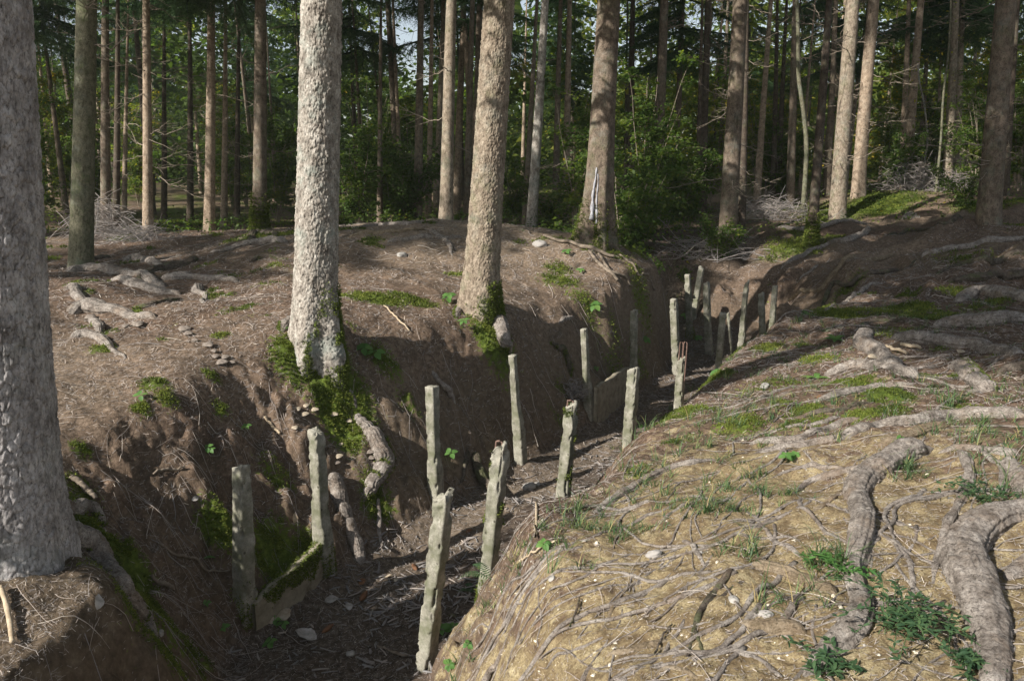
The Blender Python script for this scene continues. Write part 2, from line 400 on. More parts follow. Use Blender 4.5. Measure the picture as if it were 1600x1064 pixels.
M['rust'] = mat_simple('rusty_steel', [(.3, (.07, .045, .035)), (.6, (.19, .12, .095))], 60, .5, .002, .8)
M['moss'] = mat_leaf('moss', [(0, (.035, .05, .008)), (.5, (.095, .13, .018)), (1, (.21, .23, .045))], .25, .8)
M['needles'] = mat_leaf('spruce_needles', [(0, (.028, .062, .028)), (.5, (.065, .125, .050)), (1, (.13, .21, .075))], .4)
M['beech'] = mat_leaf('broad_leaves', [(0, (.038, .070, .018)), (.45, (.080, .135, .030)), (.8, (.17, .21, .035)), (1, (.36, .28, .04))], .6)
M['far_leaves'] = mat_leaf('far_leaves', [(0, (.035, .062, .014)), (.45, (.085, .135, .024)), (.8, (.20, .23, .038)), (1, (.42, .31, .045))], .58)
M['fresh'] = mat_leaf('fresh_leaves', [(0, (.05, .13, .035)), (.6, (.12, .24, .06)), (1, (.22, .32, .08))], .4)
M['grass'] = mat_leaf('grass_blades', [(0, (.035, .075, .035)), (.5, (.085, .145, .055)), (.8, (.20, .22, .08)), (1, (.36, .28, .13))], .3)
M['twig'] = mat_simple('dead_twig', [(.3, (.10, .078, .058)), (.6, (.30, .25, .195))], 30, 0, 0, .9)
M['litter'] = mat_simple('litter', [(.3, (.5, .5, .5)), (.7, (.9, .9, .9))], 30, 0, 0, .9, tint=[(0, (.032, .021, .016)), (.35, (.120, .078, .053)), (.7, (.27, .19, .13)), (1, (.45, .37, .28))])
M['stick'] = mat_simple('fallen_stick', [(.3, (.09, .07, .052)), (.6, (.24, .195, .15))], 24, .5, .003, .9)
M['stick_pale'] = mat_simple('bare_wood', [(.3, (.26, .19, .12)), (.6, (.47, .38, .27))], 24, .5, .003, .85)
M['mush'] = mat_simple('bracket_fungus', [(.3, (.09, .07, .06)), (.55, (.22, .185, .155)), (.75, (.33, .29, .25))], 30, .4, .003, .7)
M['mush_pale'] = mat_simple('pale_fungus', [(.3, (.22, .165, .10)), (.6, (.42, .36, .28))], 30, .4, .002, .6)
M['stone'] = mat_simple('pale_stone', [(.3, (.17, .16, .15)), (.6, (.36, .34, .31))], 18, .5, .004, .8)
M['soilblock'] = mat_simple('clay_lump', [(.28, (.05, .036, .022)), (.5, (.13, .094, .056)), (.72, (.22, .165, .10))], 14, .9, .02, .95)
M['leafdead'] = mat_simple('dry_leaf', [(.3, (.17, .15, .13)), (.6, (.40, .37, .34))], 20, .2, .002, .7)
M['leafbrown'] = mat_simple('brown_leaf', [(.3, (.09, .045, .025)), (.6, (.21, .105, .055))], 20, .2, .002, .7)
# ------------------------------------------------------------------ ground sheet: fine near the viewer, reaching the horizon
def build_ground():
    th = np.radians(np.r_[np.linspace(-180, -56, 40), np.linspace(-55, 55, 900), np.linspace(56, 180, 40)[:-1]])
    r = np.r_[.05, .5, 1.0, np.geomspace(1.6, 24, 760), np.geomspace(24.5, 900, 60)]
    TH, R = np.meshgrid(th, r); x = R * np.sin(TH); y = R * np.cos(TH)
    z, b, d, hw, fl, sl, side, tt = terrain(x.ravel(), y.ravel(), True)
    x = x.ravel(); y = y.ravel()
    sm = lambda e0, e1, v: np.clip((v - e0) / (e1 - e0), 0, 1)
    depth = b - z
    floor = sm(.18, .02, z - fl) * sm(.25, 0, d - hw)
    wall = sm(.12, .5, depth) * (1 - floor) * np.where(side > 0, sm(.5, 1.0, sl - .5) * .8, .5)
    right = (side < 0)
    n = fbm(x * .9, y * .9, s=81, o=3)
    clay = np.where(right, 1, 0) * sm(5.4, 2.9, np.hypot(x * .7, y) + n * 1.9 - sm(.2, 1.0, depth) * .5) * (1 - floor)
    clay = np.maximum(clay * .8, np.where(right, 1, 0) * sm(.25, .6, depth) * sm(7.5, 5.0, y) * .5)
    clay = clay * sm(0, .12, d - hw)
    cx = x; 
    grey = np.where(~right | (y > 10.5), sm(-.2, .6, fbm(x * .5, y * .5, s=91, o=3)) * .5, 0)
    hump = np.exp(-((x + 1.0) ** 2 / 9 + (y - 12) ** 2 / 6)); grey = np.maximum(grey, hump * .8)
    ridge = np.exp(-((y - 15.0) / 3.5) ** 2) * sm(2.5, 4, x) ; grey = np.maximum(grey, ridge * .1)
    mn = fbm(x * 1.6, y * 1.6, s=101, o=4)
    moss = sm(.18, .5, mn) * .52
    def spot(px, py, rad, w, st=1.0):
        p = hit(px, py); return w * np.exp(-(((x - p[0]) ** 2 + ((y - p[1]) / st) ** 2) / rad ** 2))
    for s in MOSS_SPOTS: moss = np.maximum(moss, spot(*s) * (0.75 + .5 * mn))
    # the strip along the brow of the right bank
    brow = np.where(right, 1, 0) * np.exp(-((depth - .12) / .16) ** 2) * sm(4.2, 6, y) * sm(12, 9, y)
    moss = np.maximum(moss, brow * (.47 + .5 * mn))
    back = sm(17, 22, y) * (.42 + .4 * mn); moss = np.maximum(moss, back)
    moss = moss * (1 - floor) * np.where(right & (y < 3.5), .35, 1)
    floor = np.maximum(floor, .75 * np.exp(-((x - 3) / 2.2) ** 4 - ((y - 16.2) / 2.2) ** 4))  # missing tree shade painted as dark soil colour on the bank beyond the bend
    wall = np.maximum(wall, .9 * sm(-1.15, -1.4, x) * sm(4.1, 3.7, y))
    F = grid_faces(len(r), len(th), True)
    # real small scale relief everywhere the eye can see it
    rr = np.hypot(x, y); fine = np.clip(1.2 - rr / 14, 0, 1)
    z = z + fine * (fbm(x * 34, y * 34, s=111, o=3) * .007 + np.where(clay > .3, np.abs(fbm(x * 13, y * 13, s=121, o=3)) * .014, 0))
    z = z + sm(.4, .8, moss) * .018 * (1 + fbm(x * 25, y * 25, s=131, o=2))
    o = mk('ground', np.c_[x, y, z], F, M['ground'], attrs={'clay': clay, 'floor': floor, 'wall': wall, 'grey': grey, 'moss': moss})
    o['kind'] = 'structure'; o['label'] = 'forest floor with a trench cut through it, needle litter and yellow clay'
    return x, y, z, moss, clay, floor, right, depth
MOSS_SPOTS = [(1000,740,.2,.72),(1150,665,.25,.75),(1220,600,.3,.75),(1420,480,.4,.75),(1500,460,.4,.78),(1280,560,.25,.78),(1060,690,.2,.75),(1500,640,.2,.7),(500,560,.3,1.25),(530,640,.25,1.1),(545,690,.18,1.0),(600,560,.22,.8),(600,800,.15,.9),(640,640,.18,.7),(1450,590,.15,.9),(1350,600,.2,.9),(1120,590,.2,.9),(1200,545,.2,.85),(1470,545,.15,.8),(1350,650,.15,.9),(1080,640,.15,.8),(1560,470,.3,.8),(870,420,.3,.8),(1000,470,.3,.85),(960,520,.25,1.0),(460,560,.28,1.0),(520,600,.3,1.1),(560,640,.25,.9),(580,470,.45,1.0,.5),(640,470,.4,.8,.5),(770,520,.25,1.1),(720,430,.3,.9,.5),(880,440,.5,.8,.6),(920,480,.45,1.0,.6),(960,560,.35,1.0),
 (160,545,.14,1.0),(210,490,.12,1.0),(345,525,.12,.9),(240,600,.16,1.0),(260,620,.12,.9),(220,640,.1,.9),(330,585,.1,.9),(345,640,.1,.8),(330,455,.1,.9),(345,830,.17,1.2),(430,880,.25,1.2),(480,860,.15,1.1),
 (180,870,.22,1.2),(210,920,.2,1.2),(150,830,.15,1.0),(240,360,1.6,1.0),(330,350,1.5,.8),(410,370,.9,1.0),(200,375,.5,.9),(1240,380,.8,.9,2),(1190,405,.5,.8),(1370,320,1.6,1.1),(1300,340,1.5,.8),(1560,320,1.5,.8),
 (1500,400,.9,.75),(1300,495,.4,.9),(1330,450,.4,.8),(1390,525,.25,.9),(1310,600,.18,.9),(1390,620,.22,.9),(1260,640,.15,.7),(1500,590,.14,.9),(1530,480,.4,.7),(1400,640,.18,.8),(1000,580,.3,1.0),(600,700,.15,.9),(590,790,.2,.9),(430,740,.2,.7),(125,700,.1,.8)]
GX = build_ground()

# ------------------------------------------------------------------ trees
def make_trunk(name, mat, r0, h, seg, zs, parent, seed, flare=.5, lobes=5, plate=.0, cell=(.035, .055), taper=.0095, lean=0.0, wob=.03, fl_h=.28, toe=None):
    """stem as one skin; zs: ring heights; plate: depth of the bark scales in metres"""
    zs = np.asarray(zs, float); a = np.linspace(0, 2 * np.pi, seg, endpoint=False)
    A, Z = np.meshgrid(a, zs)
    r = np.maximum(r0 - taper * Z, .02)
    zz = np.maximum(Z, -.1)
    fl = np.exp(-np.maximum(Z, 0) / fl_h)
    lob = .55 + .45 * np.sin(A * lobes + seed + .6 * np.sin(A * 2 + seed))
    if toe is not None:
        for (ta, tw, tp) in toe: lob = lob + tp * np.exp(-(np.angle(np.exp(1j * (A - ta))) / tw) ** 2)
    r = r * (1 + flare * fl * lob * np.where(Z < 0, 1 + .5 * np.minimum(-Z, .6), 1))
    r = r * (1 + .035 * fbm(np.cos(A) * 1.5 + seed, np.sin(A) * 1.5, Z * .9, s=seed, o=3))
    crack = np.ones_like(r)
    if plate:
        nu = max(6, int(round(2 * np.pi * r0 / cell[0]))); u = A / (2 * np.pi) * nu; v = Z / cell[1]
        u = u + .45 * fbm(np.cos(A) * 9, np.sin(A) * 9, Z * 9, s=seed + 1, o=3); v = v + .6 * fbm(np.cos(A) * 7 + 4, np.sin(A) * 7, Z * 7, s=seed + 2, o=3)
        F1, F2, idv, du, dv = worley(u, v, nu, seed)
        e = np.clip((F2 - F1) / .22, 0, 1)
        d = (e ** .6) * (.45 + .75 * idv) + .55 * (-dv * .6 + du * .3) * (idv > .35)
        nu2 = nu * 3; F1, F2, id2, du, dv = worley(A / (2 * np.pi) * nu2 + .3 * vn(Z * 40, A * 10, s=3), Z / cell[1] * 2.6, nu2, seed + 4)
        d = d + .28 * np.clip((F2 - F1) / .3, 0, 1) * id2 + .55 * fbm(np.cos(A) * 10, np.sin(A) * 10, Z * 30, s=seed + 6, o=3) + .35 * fbm(np.cos(A) * 45, np.sin(A) * 45, Z * 130, s=seed + 7, o=2)
        r = r + plate * (d - .6); crack = np.clip(e * 1.2, 0, 1)
    cx = wob * np.sin(Z * .35 + seed) - wob * math.sin(seed); cy = wob * np.cos(Z * .28 + seed * 2) - wob * math.cos(seed * 2)
    V = np.stack([r * np.cos(A) + cx, r * np.sin(A) + cy, Z], -1).reshape(-1, 3)
    return mk(name, V, grid_faces(len(zs), seg, True), mat, parent, attrs={'crack': crack.ravel()})
def needle_twigs(acc, P, D, L, rs, tw=.05, dens=.032, tint=.5):
    """one drooping spruce twig per row of P,D,L as rows of small needle sprays"""
    n = len(P); D = norm(D)
    K = np.maximum((L / dens).astype(int), 2)
    idx = np.repeat(np.arange(n), K); k = np.concatenate([np.arange(q) for q in K]); s = k / K[idx]
    base = P[idx] + D[idx] * (L[idx] * s)[:, None] + np.array([0, 0, -1.0]) * ((L[idx] * s) ** 2 * .55)[:, None]
    side = norm(np.cross(D[idx], np.array([0, 0, 1.0])) + rs.normal(0, .35, (len(idx), 3)))
    V = []; T = []
    for sg in (1, -1):
        d = norm(D[idx] * .9 + side * sg * .9 + np.array([0, 0, -.25])); wd = norm(np.cross(d, rs.normal(0, 1, (len(idx), 3))))
        ln = (tw * (1.15 - .5 * s) * rs.uniform(.7, 1.3, len(idx)))[:, None]
        V.append(np.stack([base - wd * ln * .13, base + wd * ln * .13, base + d * ln], 1)); T.append(np.repeat(tint[idx] + rs.normal(0, .12, len(idx)), 3))
    V = np.concatenate(V).reshape(-1, 3); F = np.arange(len(V)).reshape(-1, 3)
    acc.add(V, F, np.clip(np.concatenate(T), 0, 1))
def spruce_crown(seed, zlo, zhi, rad, nb, fine_to=8.5, name='crown'):
    rs = np.random.default_rng(seed); acc = Acc()
    for b in range(nb):
        z = zlo + (zhi - zlo) * (b / nb) ** 1.15 + rs.uniform(-.15, .15)
        az = rs.uniform(0, 2 * np.pi); f = 1 - (z - zlo) / (zhi - zlo + 1.5)
        L = rad * (.35 + .65 * f) * rs.uniform(.65, 1.12)
        fine = z < fine_to
        n = max(int(L / (.055 if fine else .16)), 6); s = np.linspace(.12, 1, n)
        dr = rs.uniform(.25, .5)
        o = np.array([math.cos(az), math.sin(az), 0]); sd = np.array([-o[1], o[0], 0])
        C = o * (s * L)[:, None] + np.array([0, 0, 1.0]) * (z - dr * L * s ** 1.5 + .12 * L * s ** 3)[:, None] + sd * (np.sin(s * 3 + b) * .08 * L)[:, None]
        V, F = tube(np.vstack([[0, 0, z + .05], C]), np.linspace(.022, .004, n + 1) * (L / 2 + .3), 4, caps=False); acc.add(V, F, .02)
        tb = rs.uniform(.15, .7)
        for sg in (1, -1):
            wl = (.30 * L * np.sin(np.clip(s * 1.05 + .12, 0, 1) * np.pi) ** .7 + .10) * rs.uniform(.5, 1.25, n)
            D = norm(o * .65 + sd * sg * .8 + np.array([0, 0, -.35])) + rs.normal(0, .16, (n, 3))
            if fine:
                needle_twigs(acc, C, D, wl, rs, .065, .036, np.full(n, tb) + .15 * rs.normal(0, 1, n) * .4)
                # hanging secondary twigs
                H2 = C + norm(D) * (wl * .5)[:, None]; needle_twigs(acc, H2, np.tile([0, 0, -1.0], (n, 1)) + rs.normal(0, .35, (n, 3)), wl * .55, rs, .06, .04, np.full(n, tb - .08))
            else:
                needle_twigs(acc, C, D, wl * 1.2, rs, .26, .10, np.full(n, tb))
    return acc.obj(name, M['needles'], link=False)
def dead_branch_mesh(seed):
    rs = np.random.default_rng(seed); acc = Acc(); L = rs.uniform(.5, 1.25); n = 9; s = np.linspace(0, 1, n); L *= .85
    kink = np.cumsum(rs.normal(0, .02, (n, 3)), 0)
    C = np.c_[s * L, 0 * s, -.12 * L * np.sin(s * 2.6) + .22 * L * s ** 2 * rs.choice([-1, 1])] + kink
    V, F = tube(C, np.linspace(.0085, .0025, n), 5, caps=False); acc.add(V, F)
    for k in range(rs.integers(7, 14)):
        i = rs.integers(2, n - 1); l = rs.uniform(.12, .45) * (1 - i / n * .5); d = norm(np.array([.7, rs.choice([-1, 1]) * rs.uniform(.4, 1), rs.normal(0, .35)]))
        q = np.linspace(0, 1, 4)[:, None]; Q = C[i] + d * q * l + np.array([0, 0, .1]) * q ** 2 * l * rs.normal()
        V, F = tube(Q, np.linspace(.0045, .0018, 4), 4, caps=False); acc.add(V, F)
    return acc.obj('dead_branch', M['twig'], link=False)
DEAD = [dead_branch_mesh(200 + i) for i in range(9)]
CR_LOW = [spruce_crown(300 + i, 4.3 + .35 * i, 15, 2.6, 108) for i in range(3)]     # boughs hanging into view
CR_MID = [spruce_crown(320 + i, 5.6 + .3 * i, 16, 2.4, 90) for i in range(2)]
CR_HI = [spruce_crown(340 + i, 8.5, 18, 2.3, 90, 0) for i in range(3)]              # start above the frame
CR_NEAR = [spruce_crown(370 + i, 4.9, 15, 2.5, 105, 0) for i in range(2)]
CR_TOP = [spruce_crown(360 + i, 12.5, 18, 2.0, 60, 0) for i in range(2)]
FOOT = {}
def tree(label, pxb, pyb, pxt, w, Y, bark, crown=None, dead=0, seg=20, plate=0, flare=.35, group='conifer trunks of the forest', seed=None, h=15.0, zs=None, cell=(.035, .055), lobes=5, toe=None, name='spruce_tree', fl_h=.28, taper=.0095, X=None, r=None, tip=None):
    seed = seed if seed is not None else int(pxb * 7 + Y * 3) % 1000
    if X is None: p = at(pxb, pyb, Y); X = p[0]
    z = H(X, Y); p = np.array([X, Y, z])
    q = at(pxt, 0, Y) if tip is None else np.array(tip); d = Vector(q - p).normalized()
    # a stem grows back towards the vertical: use the picture lean as it is
    rot = Vector((0, 0, 1)).rotation_difference(d)
    root = empty(name, tuple(p), rot); tag(root, label, 'tree', group)
    r0 = r if r else w / FPX * Y * (.90 if w > 33 else 1.0) / 2
    if zs is None: zs = np.r_[np.linspace(-.45, 1.2, 22), np.linspace(1.4, h, 50)]
    make_trunk('trunk', M[bark], r0 + taper * .6, h, seg, zs, root, seed, flare, lobes, plate, cell, taper, toe=toe, fl_h=fl_h)
    rr = random.Random(seed)
    if crown: inst('crown', crown, root, (0, 0, 0), (0, 0, rr.uniform(0, 6.28)), (1, 1, 1))
    for k in range(dead):
        zz = rr.uniform(.9, 5.6); az = rr.uniform(0, 6.28); s = rr.uniform(.6, 1.25)
        rad = (r0 - .0095 * zz) * .9
        inst('dead_branch', rr.choice(DEAD), root, (rad * math.cos(az), rad * math.sin(az), zz), (rr.uniform(-.3, .3), rr.uniform(-.35, .2), az), (s, s, s))
    FOOT[label] = (root, p, r0)
    return root, p, r0
near = lambda h0, h1, n, h: np.r_[np.linspace(h0, h1, n), np.linspace(h1 + .1, h, 40)]
# the four near stems
T0, P0, R0 = tree('thick lilac-grey scaly trunk cut by the left edge of the photo', 16, 850, -34, 162, 3.43, 'bark_lilac', None, 0, 360, .009, .34,
    zs=near(-1.1, 3.3, 640, 14), cell=(.03, .05), lobes=4, group='near trunks on the left bank', seed=5, toe=[(-.3, .5, .5), (-1.6, .6, .3)], fl_h=.3, h=14, taper=.020)
T1, P1, R1 = tree('thick sunlit pale grey trunk with flaking bark, in front of the trench post pair', 489, 505, 508, 72, 6.6, 'bark_grey', None, 0, 230, .011, .42,
    zs=near(-1.0, 3.6, 560, 14), cell=(.026, .036), lobes=4, group='near trunks on the left bank', seed=9, toe=[(-.6, .5, .8), (2.8, .5, .3)], fl_h=.33)
T2, P2, R2 = tree('scaly tan trunk with a mossy foot in the middle of the mound', 748, 475, 782, 56, 8.3, 'bark_brown', None, 0, 210, .010, .40,
    zs=near(-.9, 3.6, 480, 14), cell=(.024, .030), lobes=4, group='near trunks on the left bank', seed=14, toe=[(-.7, .5, .9), (2.6, .4, .4)], fl_h=.33)
T3, P3, R3 = tree('dark brown trunk with white resin streaks on its flared foot', 932, 366, 955, 43, 11.4, 'bark_red', None, 0, 120, .004, .75,
    zs=near(-.6, 4.2, 300, 14), cell=(.04, .06), lobes=5, group='near trunks on the left bank', seed=21, toe=[(3.4, .6, .6)], fl_h=.55)
T4, P4, R4 = tree('thick green-grey trunk just right of the one cut by the left edge', 125, 408, 132, 37, 10.2, 'bark_green', None, 3, 120, .003, .10,
    zs=near(-.5, 4.2, 300, 14), cell=(.02, .03), group='near trunks on the left bank', seed=25)
G = 'conifer trunks of the forest'
BG = [ # label, base px, base py, top px, width px, distance, bark, crown, dead
 ('slim dark spruce trunk right behind the brush heap on the left',168,385,165,15,16,'bark_red',('T',0),8),
 ('very dark thin trunk at the right side of the brush heap',184,400,182,11,15,'bark_dark',None,3),
 ('thinnest of the trunks between the brush heap and the sunlit branchy trunk',196,372,197,8,20,'bark_tan',None,10),
 ('sunlit trunk bristling with dead twigs, left part of the wood',233,388,230,15,14.5,'bark_tan',('L',1),24),
 ('black trunk in the shade right of the sunlit branchy trunk',258,360,258,9,23,'bark_dark',('T',1),6),
 ('dim narrow trunk midway between two sunlit trunks on the left',298,358,298,10,22,'bark_dark',('T',0),10),
 ('straight knotty trunk with a pale foot, left of the thin tan one',327,363,331,16,17,'bark_tan',('L',1),12),
 ('thin warm tan trunk next to the straight knotty one on the left',350,358,354,10,20,'bark_tan',('T',1),12),
 ('dim slender trunk between the thin tan one and the moss-footed one',372,360,375,9,24,'bark_dark',('T',0),8),
 ('grey-brown trunk on a mossy foot, left of the big sunlit trunk',406,372,405,21,14.8,'bark_red',('L',1),6),
 ('thin reddish stem standing alone before green bushes, right of the big pale trunk',593,347,592,9,18.5,'bark_red',('T',1),0),
 ('dark reddish trunk, leftmost of the close group on the mound',652,340,661,14,18,'bark_red',None,3),
 ('slim light brown trunk, second in the close group on the mound',668,340,676,10,20,'bark_tan',('M',0),4),
 ('slim grey trunk with mossy foot, third in the close group on the mound',680,340,691,11,21,'bark_brown',None,4),
 ('broad grey spruce trunk on the crest of the mound, left of the scaly tan one',697,345,707,20,14,'bark_brown',('T',1),3),
 ('shaded brown trunk just left behind the scaly tan one',729,340,741,12,19,'bark_red',('T',0),2),
 ('thin red-brown trunk leaning on the left of the silvery one',820,336,836,10,19,'bark_red',None,2),
 ('silvery grey smooth trunk right of the scaly tan one',830,337,850,16,17,'bark_grey',('T',0),3),
 ('dull brown trunk halfway to the resin-streaked one',868,332,876,11,22,'bark_red',('T',1),4),
 ('lighter trunk among the bushes close left of the resin-streaked one',884,334,893,12,22,'bark_tan',('T',1),2),
 ('dark stem close right of the resin-streaked trunk',986,325,990,12,25,'bark_dark',('T',1),6),
 ('knotty brown trunk rising from bushes right of the resin-streaked one',1026,300,1036,17,21,'bark_red',('T',0),14),
 ('thin dim stem right of the knotty one in the bushes',1056,300,1061,8,26,'bark_dark',None,8),
 ('dark thin pole left of the rough grey-brown trunk',1089,312,1099,9,21,'bark_dark',None,8),
 ('rough grey-brown trunk with dark right side behind the trench bend',1139,325,1154,27,15.5,'bark_red',('T',1),10),
 ('dark companion trunk touching the grey-brown one',1160,318,1167,14,19,'bark_dark',('T',1),12),
 ('warm tan slender trunk right of the dark companion trunk',1183,306,1203,11,23,'bark_tan',None,12),
 ('dark slender trunk right next to the warm tan slender one',1208,303,1213,9,24,'bark_dark',('T',0),10),
 ('shaded thin trunk bending left at its foot in the right part of the wood',1216,302,1232,9,25,'bark_dark',None,10),
 ('plain brown trunk left of the pale crooked birch',1236,300,1246,13,22,'bark_red',('T',1),6),
 ('dark mossy trunk standing forward on the far bank',1271,341,1293,15,15,'bark_dark',None,6),
 ('brown thin trunk right behind the forward mossy one',1292,303,1304,11,23,'bark_red',('T',0),8),
 ('stout grey-brown knotty trunk left of the brightest trunk',1311,303,1331,24,20,'bark_brown',('T',0),10),
 ('brightest sunlit trunk in the right part of the wood',1340,309,1364,20,21.5,'bark_tan',None,24),
 ('slender sunlit trunk beside the heap of dead brush on the right',1416,292,1438,14,24,'bark_tan',None,16),
 ('very thin trunk between the bent pale sapling and the twin trunks',1464,290,1476,6,27,'bark_tan',None,4),
 ('left trunk of the twin brown pair on the right',1479,297,1494,14,23,'bark_brown',('T',1),14),
 ('right trunk of the twin brown pair on the right',1493,299,1503,11,25,'bark_brown',('L',1),10),
 ('stout dark brown trunk leaning right, near the right edge',1545,341,1577,33,14,'bark_red',('T',0),18),
 ('slim dark trunk cut off behind the stout one near the right edge',1568,320,1589,11,20,'bark_dark',None,10),
]
for (lb, xb, yb, xt, w, Y, bk, cr, dd) in BG:
    cm = None if cr is None else {'L': CR_LOW, 'M': CR_MID, 'T': CR_TOP}[cr[0]][cr[1]]
    if cm is None: cm = CR_TOP[int(xb) % 2] if xb > 1000 else CR_HI[int(xb) % 3]
    tree(lb, xb, yb, xt, w, Y, bk, cm, int(dd * 1.6), 28 if w > 12 else 18, .004 if w > 14 else 0, .22, G)
if True:
    for (T, sd) in ((T0, 0), (T1, 1), (T2, 2), (T3, 0), (T4, 1)):
        if T is not T4: inst('crown', CR_NEAR[sd % 2], T, (0, 0, 0), (0, 0, sd * 2.1), (1, 1, 1))
# ------------------------------------------------------------------ moss cushions grown on a mesh
def tufts(P, N, rs, size=.014, per=4):
    n = len(P); idx = np.repeat(np.arange(n), per)
    b = P[idx] + rs.normal(0, size * .55, (n * per, 3)); d = norm(N[idx] + rs.normal(0, .45, (n * per, 3)))
    w = norm(np.cross(d, rs.normal(0, 1, (n * per, 3)))) * size * .38
    L = (size * rs.uniform(.6, 1.5, n * per))[:, None]
    V = np.stack([b - w, b + w, b + d * L], 1).reshape(-1, 3)
    return V, np.arange(len(V)).reshape(-1, 3), np.repeat(np.clip(rs.normal(.5, .2, n * per), 0, 1), 3)
def moss_on(o, fn, count, size=.014, seed=1, name='moss', parent=None):
    me = o.data; n = len(me.vertices); co = np.zeros(n * 3); no = np.zeros(n * 3)
    me.vertices.foreach_get('co', co); me.vertices.foreach_get('normal', no); co = co.reshape(-1, 3); no = no.reshape(-1, 3)
    w = np.clip(fn(co, no), 0, None); rs = np.random.default_rng(seed)
    if w.sum() <= 0: return None
    k = rs.choice(n, count, p=w / w.sum())
    V, F, T = tufts(co[k], no[k], rs, size)
    m = mk(name, V, F, M['moss'], None, False, {'tint': T})
    m.parent = parent if parent is not None else o
    if parent is None: pass
    return m
def kids(o, nm): return [c for c in o.children if c.name.split('.')[0] == nm][0]
_t = kids(T1, 'trunk')
moss_on(_t, lambda c, n: (np.exp(-((c[:, 2] - .0) / .30) ** 2) + .5 * np.exp(-((c[:, 2] + .35) / .3) ** 2)) * (np.clip(.25 + n[:, 0] * .8 + .2 * n[:, 1], 0, 1)) * (fbm(c[:, 0] * 6, c[:, 1] * 6, c[:, 2] * 4, s=5) > -.05) * (c[:, 2] < .55 + 2 * vn(c[:, 0] * 8, c[:, 1] * 8)), 6500, .016, 3, parent=T1)
_t = kids(T2, 'trunk')
moss_on(_t, lambda c, n: np.exp(-((c[:, 2] + .1) / .32) ** 2) * np.clip(.05 + n[:, 0] * .9 - .25 * n[:, 1], 0, 1) * (fbm(c[:, 0] * 6, c[:, 1] * 6, c[:, 2] * 4, s=6) > -.2) * (c[:, 2] < .35), 6500, .016, 4, parent=T2)
moss_on(kids(T3, 'trunk'), lambda c, n: np.exp(-(c[:, 2] / .35) ** 2) * (.1 + (n[:, 0] < -.2) * 1.0 + .2 * (n[:, 0] > .5)) * (c[:, 2] < .6), 3500, .02, 5, parent=T3)
for key, cnt in (('grey-brown trunk on a mossy foot, left of the big sunlit trunk', 5000), ('slim grey trunk with mossy foot, third in the close group on the mound', 1500), ('dark mossy trunk standing forward on the far bank', 3000)):
    moss_on(kids(FOOT[key][0], 'trunk'), lambda c, n: np.exp(-((c[:, 2]) / .35) ** 2) * (c[:, 2] < .7), cnt, .03, 6, parent=FOOT[key][0])
# white resin runs on the foot of the dark trunk
_r = []
for (px0, px1, y0, y1, w) in ((926, 908, 262, 345, .035), (931, 929, 272, 352, .022), (922, 913, 290, 330, .02)):
    pts = []
    for s in np.linspace(0, 1, 14):
        pts.append(at(px0 + (px1 - px0) * s + 1.5 * math.sin(s * 9), y0 + (y1 - y0) * s, P3[1] - .30 - .16 * s ** 2))
    _r.append((np.array(pts), w))
def snap_radial(pts, T, obj, off=.004):
    """push points onto the stem surface"""
    Mi = Matrix.LocRotScale(T.location, T.rotation_quaternion, None); inv = Mi.inverted()
    me = obj.data; co = np.zeros(len(me.vertices) * 3); me.vertices.foreach_get('co', co); co = co.reshape(-1, 3)
    out = []
    for p in pts:
        q = np.array(inv @ Vector(p)); 
        az = math.atan2(q[1], q[0]); rr = np.hypot(co[:, 0], co[:, 1]); a = np.arctan2(co[:, 1], co[:, 0])
        k = np.argmin((np.angle(np.exp(1j * (a - az)))) ** 2 + ((co[:, 2] - q[2]) * 1.5) ** 2)
        out.append([math.cos(az) * (rr[k] + off), math.sin(az) * (rr[k] + off), q[2]])
    return np.array(out)
M['resin'] = mat_simple('dried_resin', [(.35, (.20, .19, .20)), (.6, (.40, .40, .43))], 60, .5, .003, .6)
for pts, w in _r:
    L = snap_radial(pts, T3, kids(T3, 'trunk')); V, F = tube(L, np.linspace(w * .25, w * .8, len(L)) * (1 + .4 * np.sin(np.arange(len(L)) * 2.1)), 8, 1, .6, 3)
    mk('resin_run', V, F, M['resin'], T3)

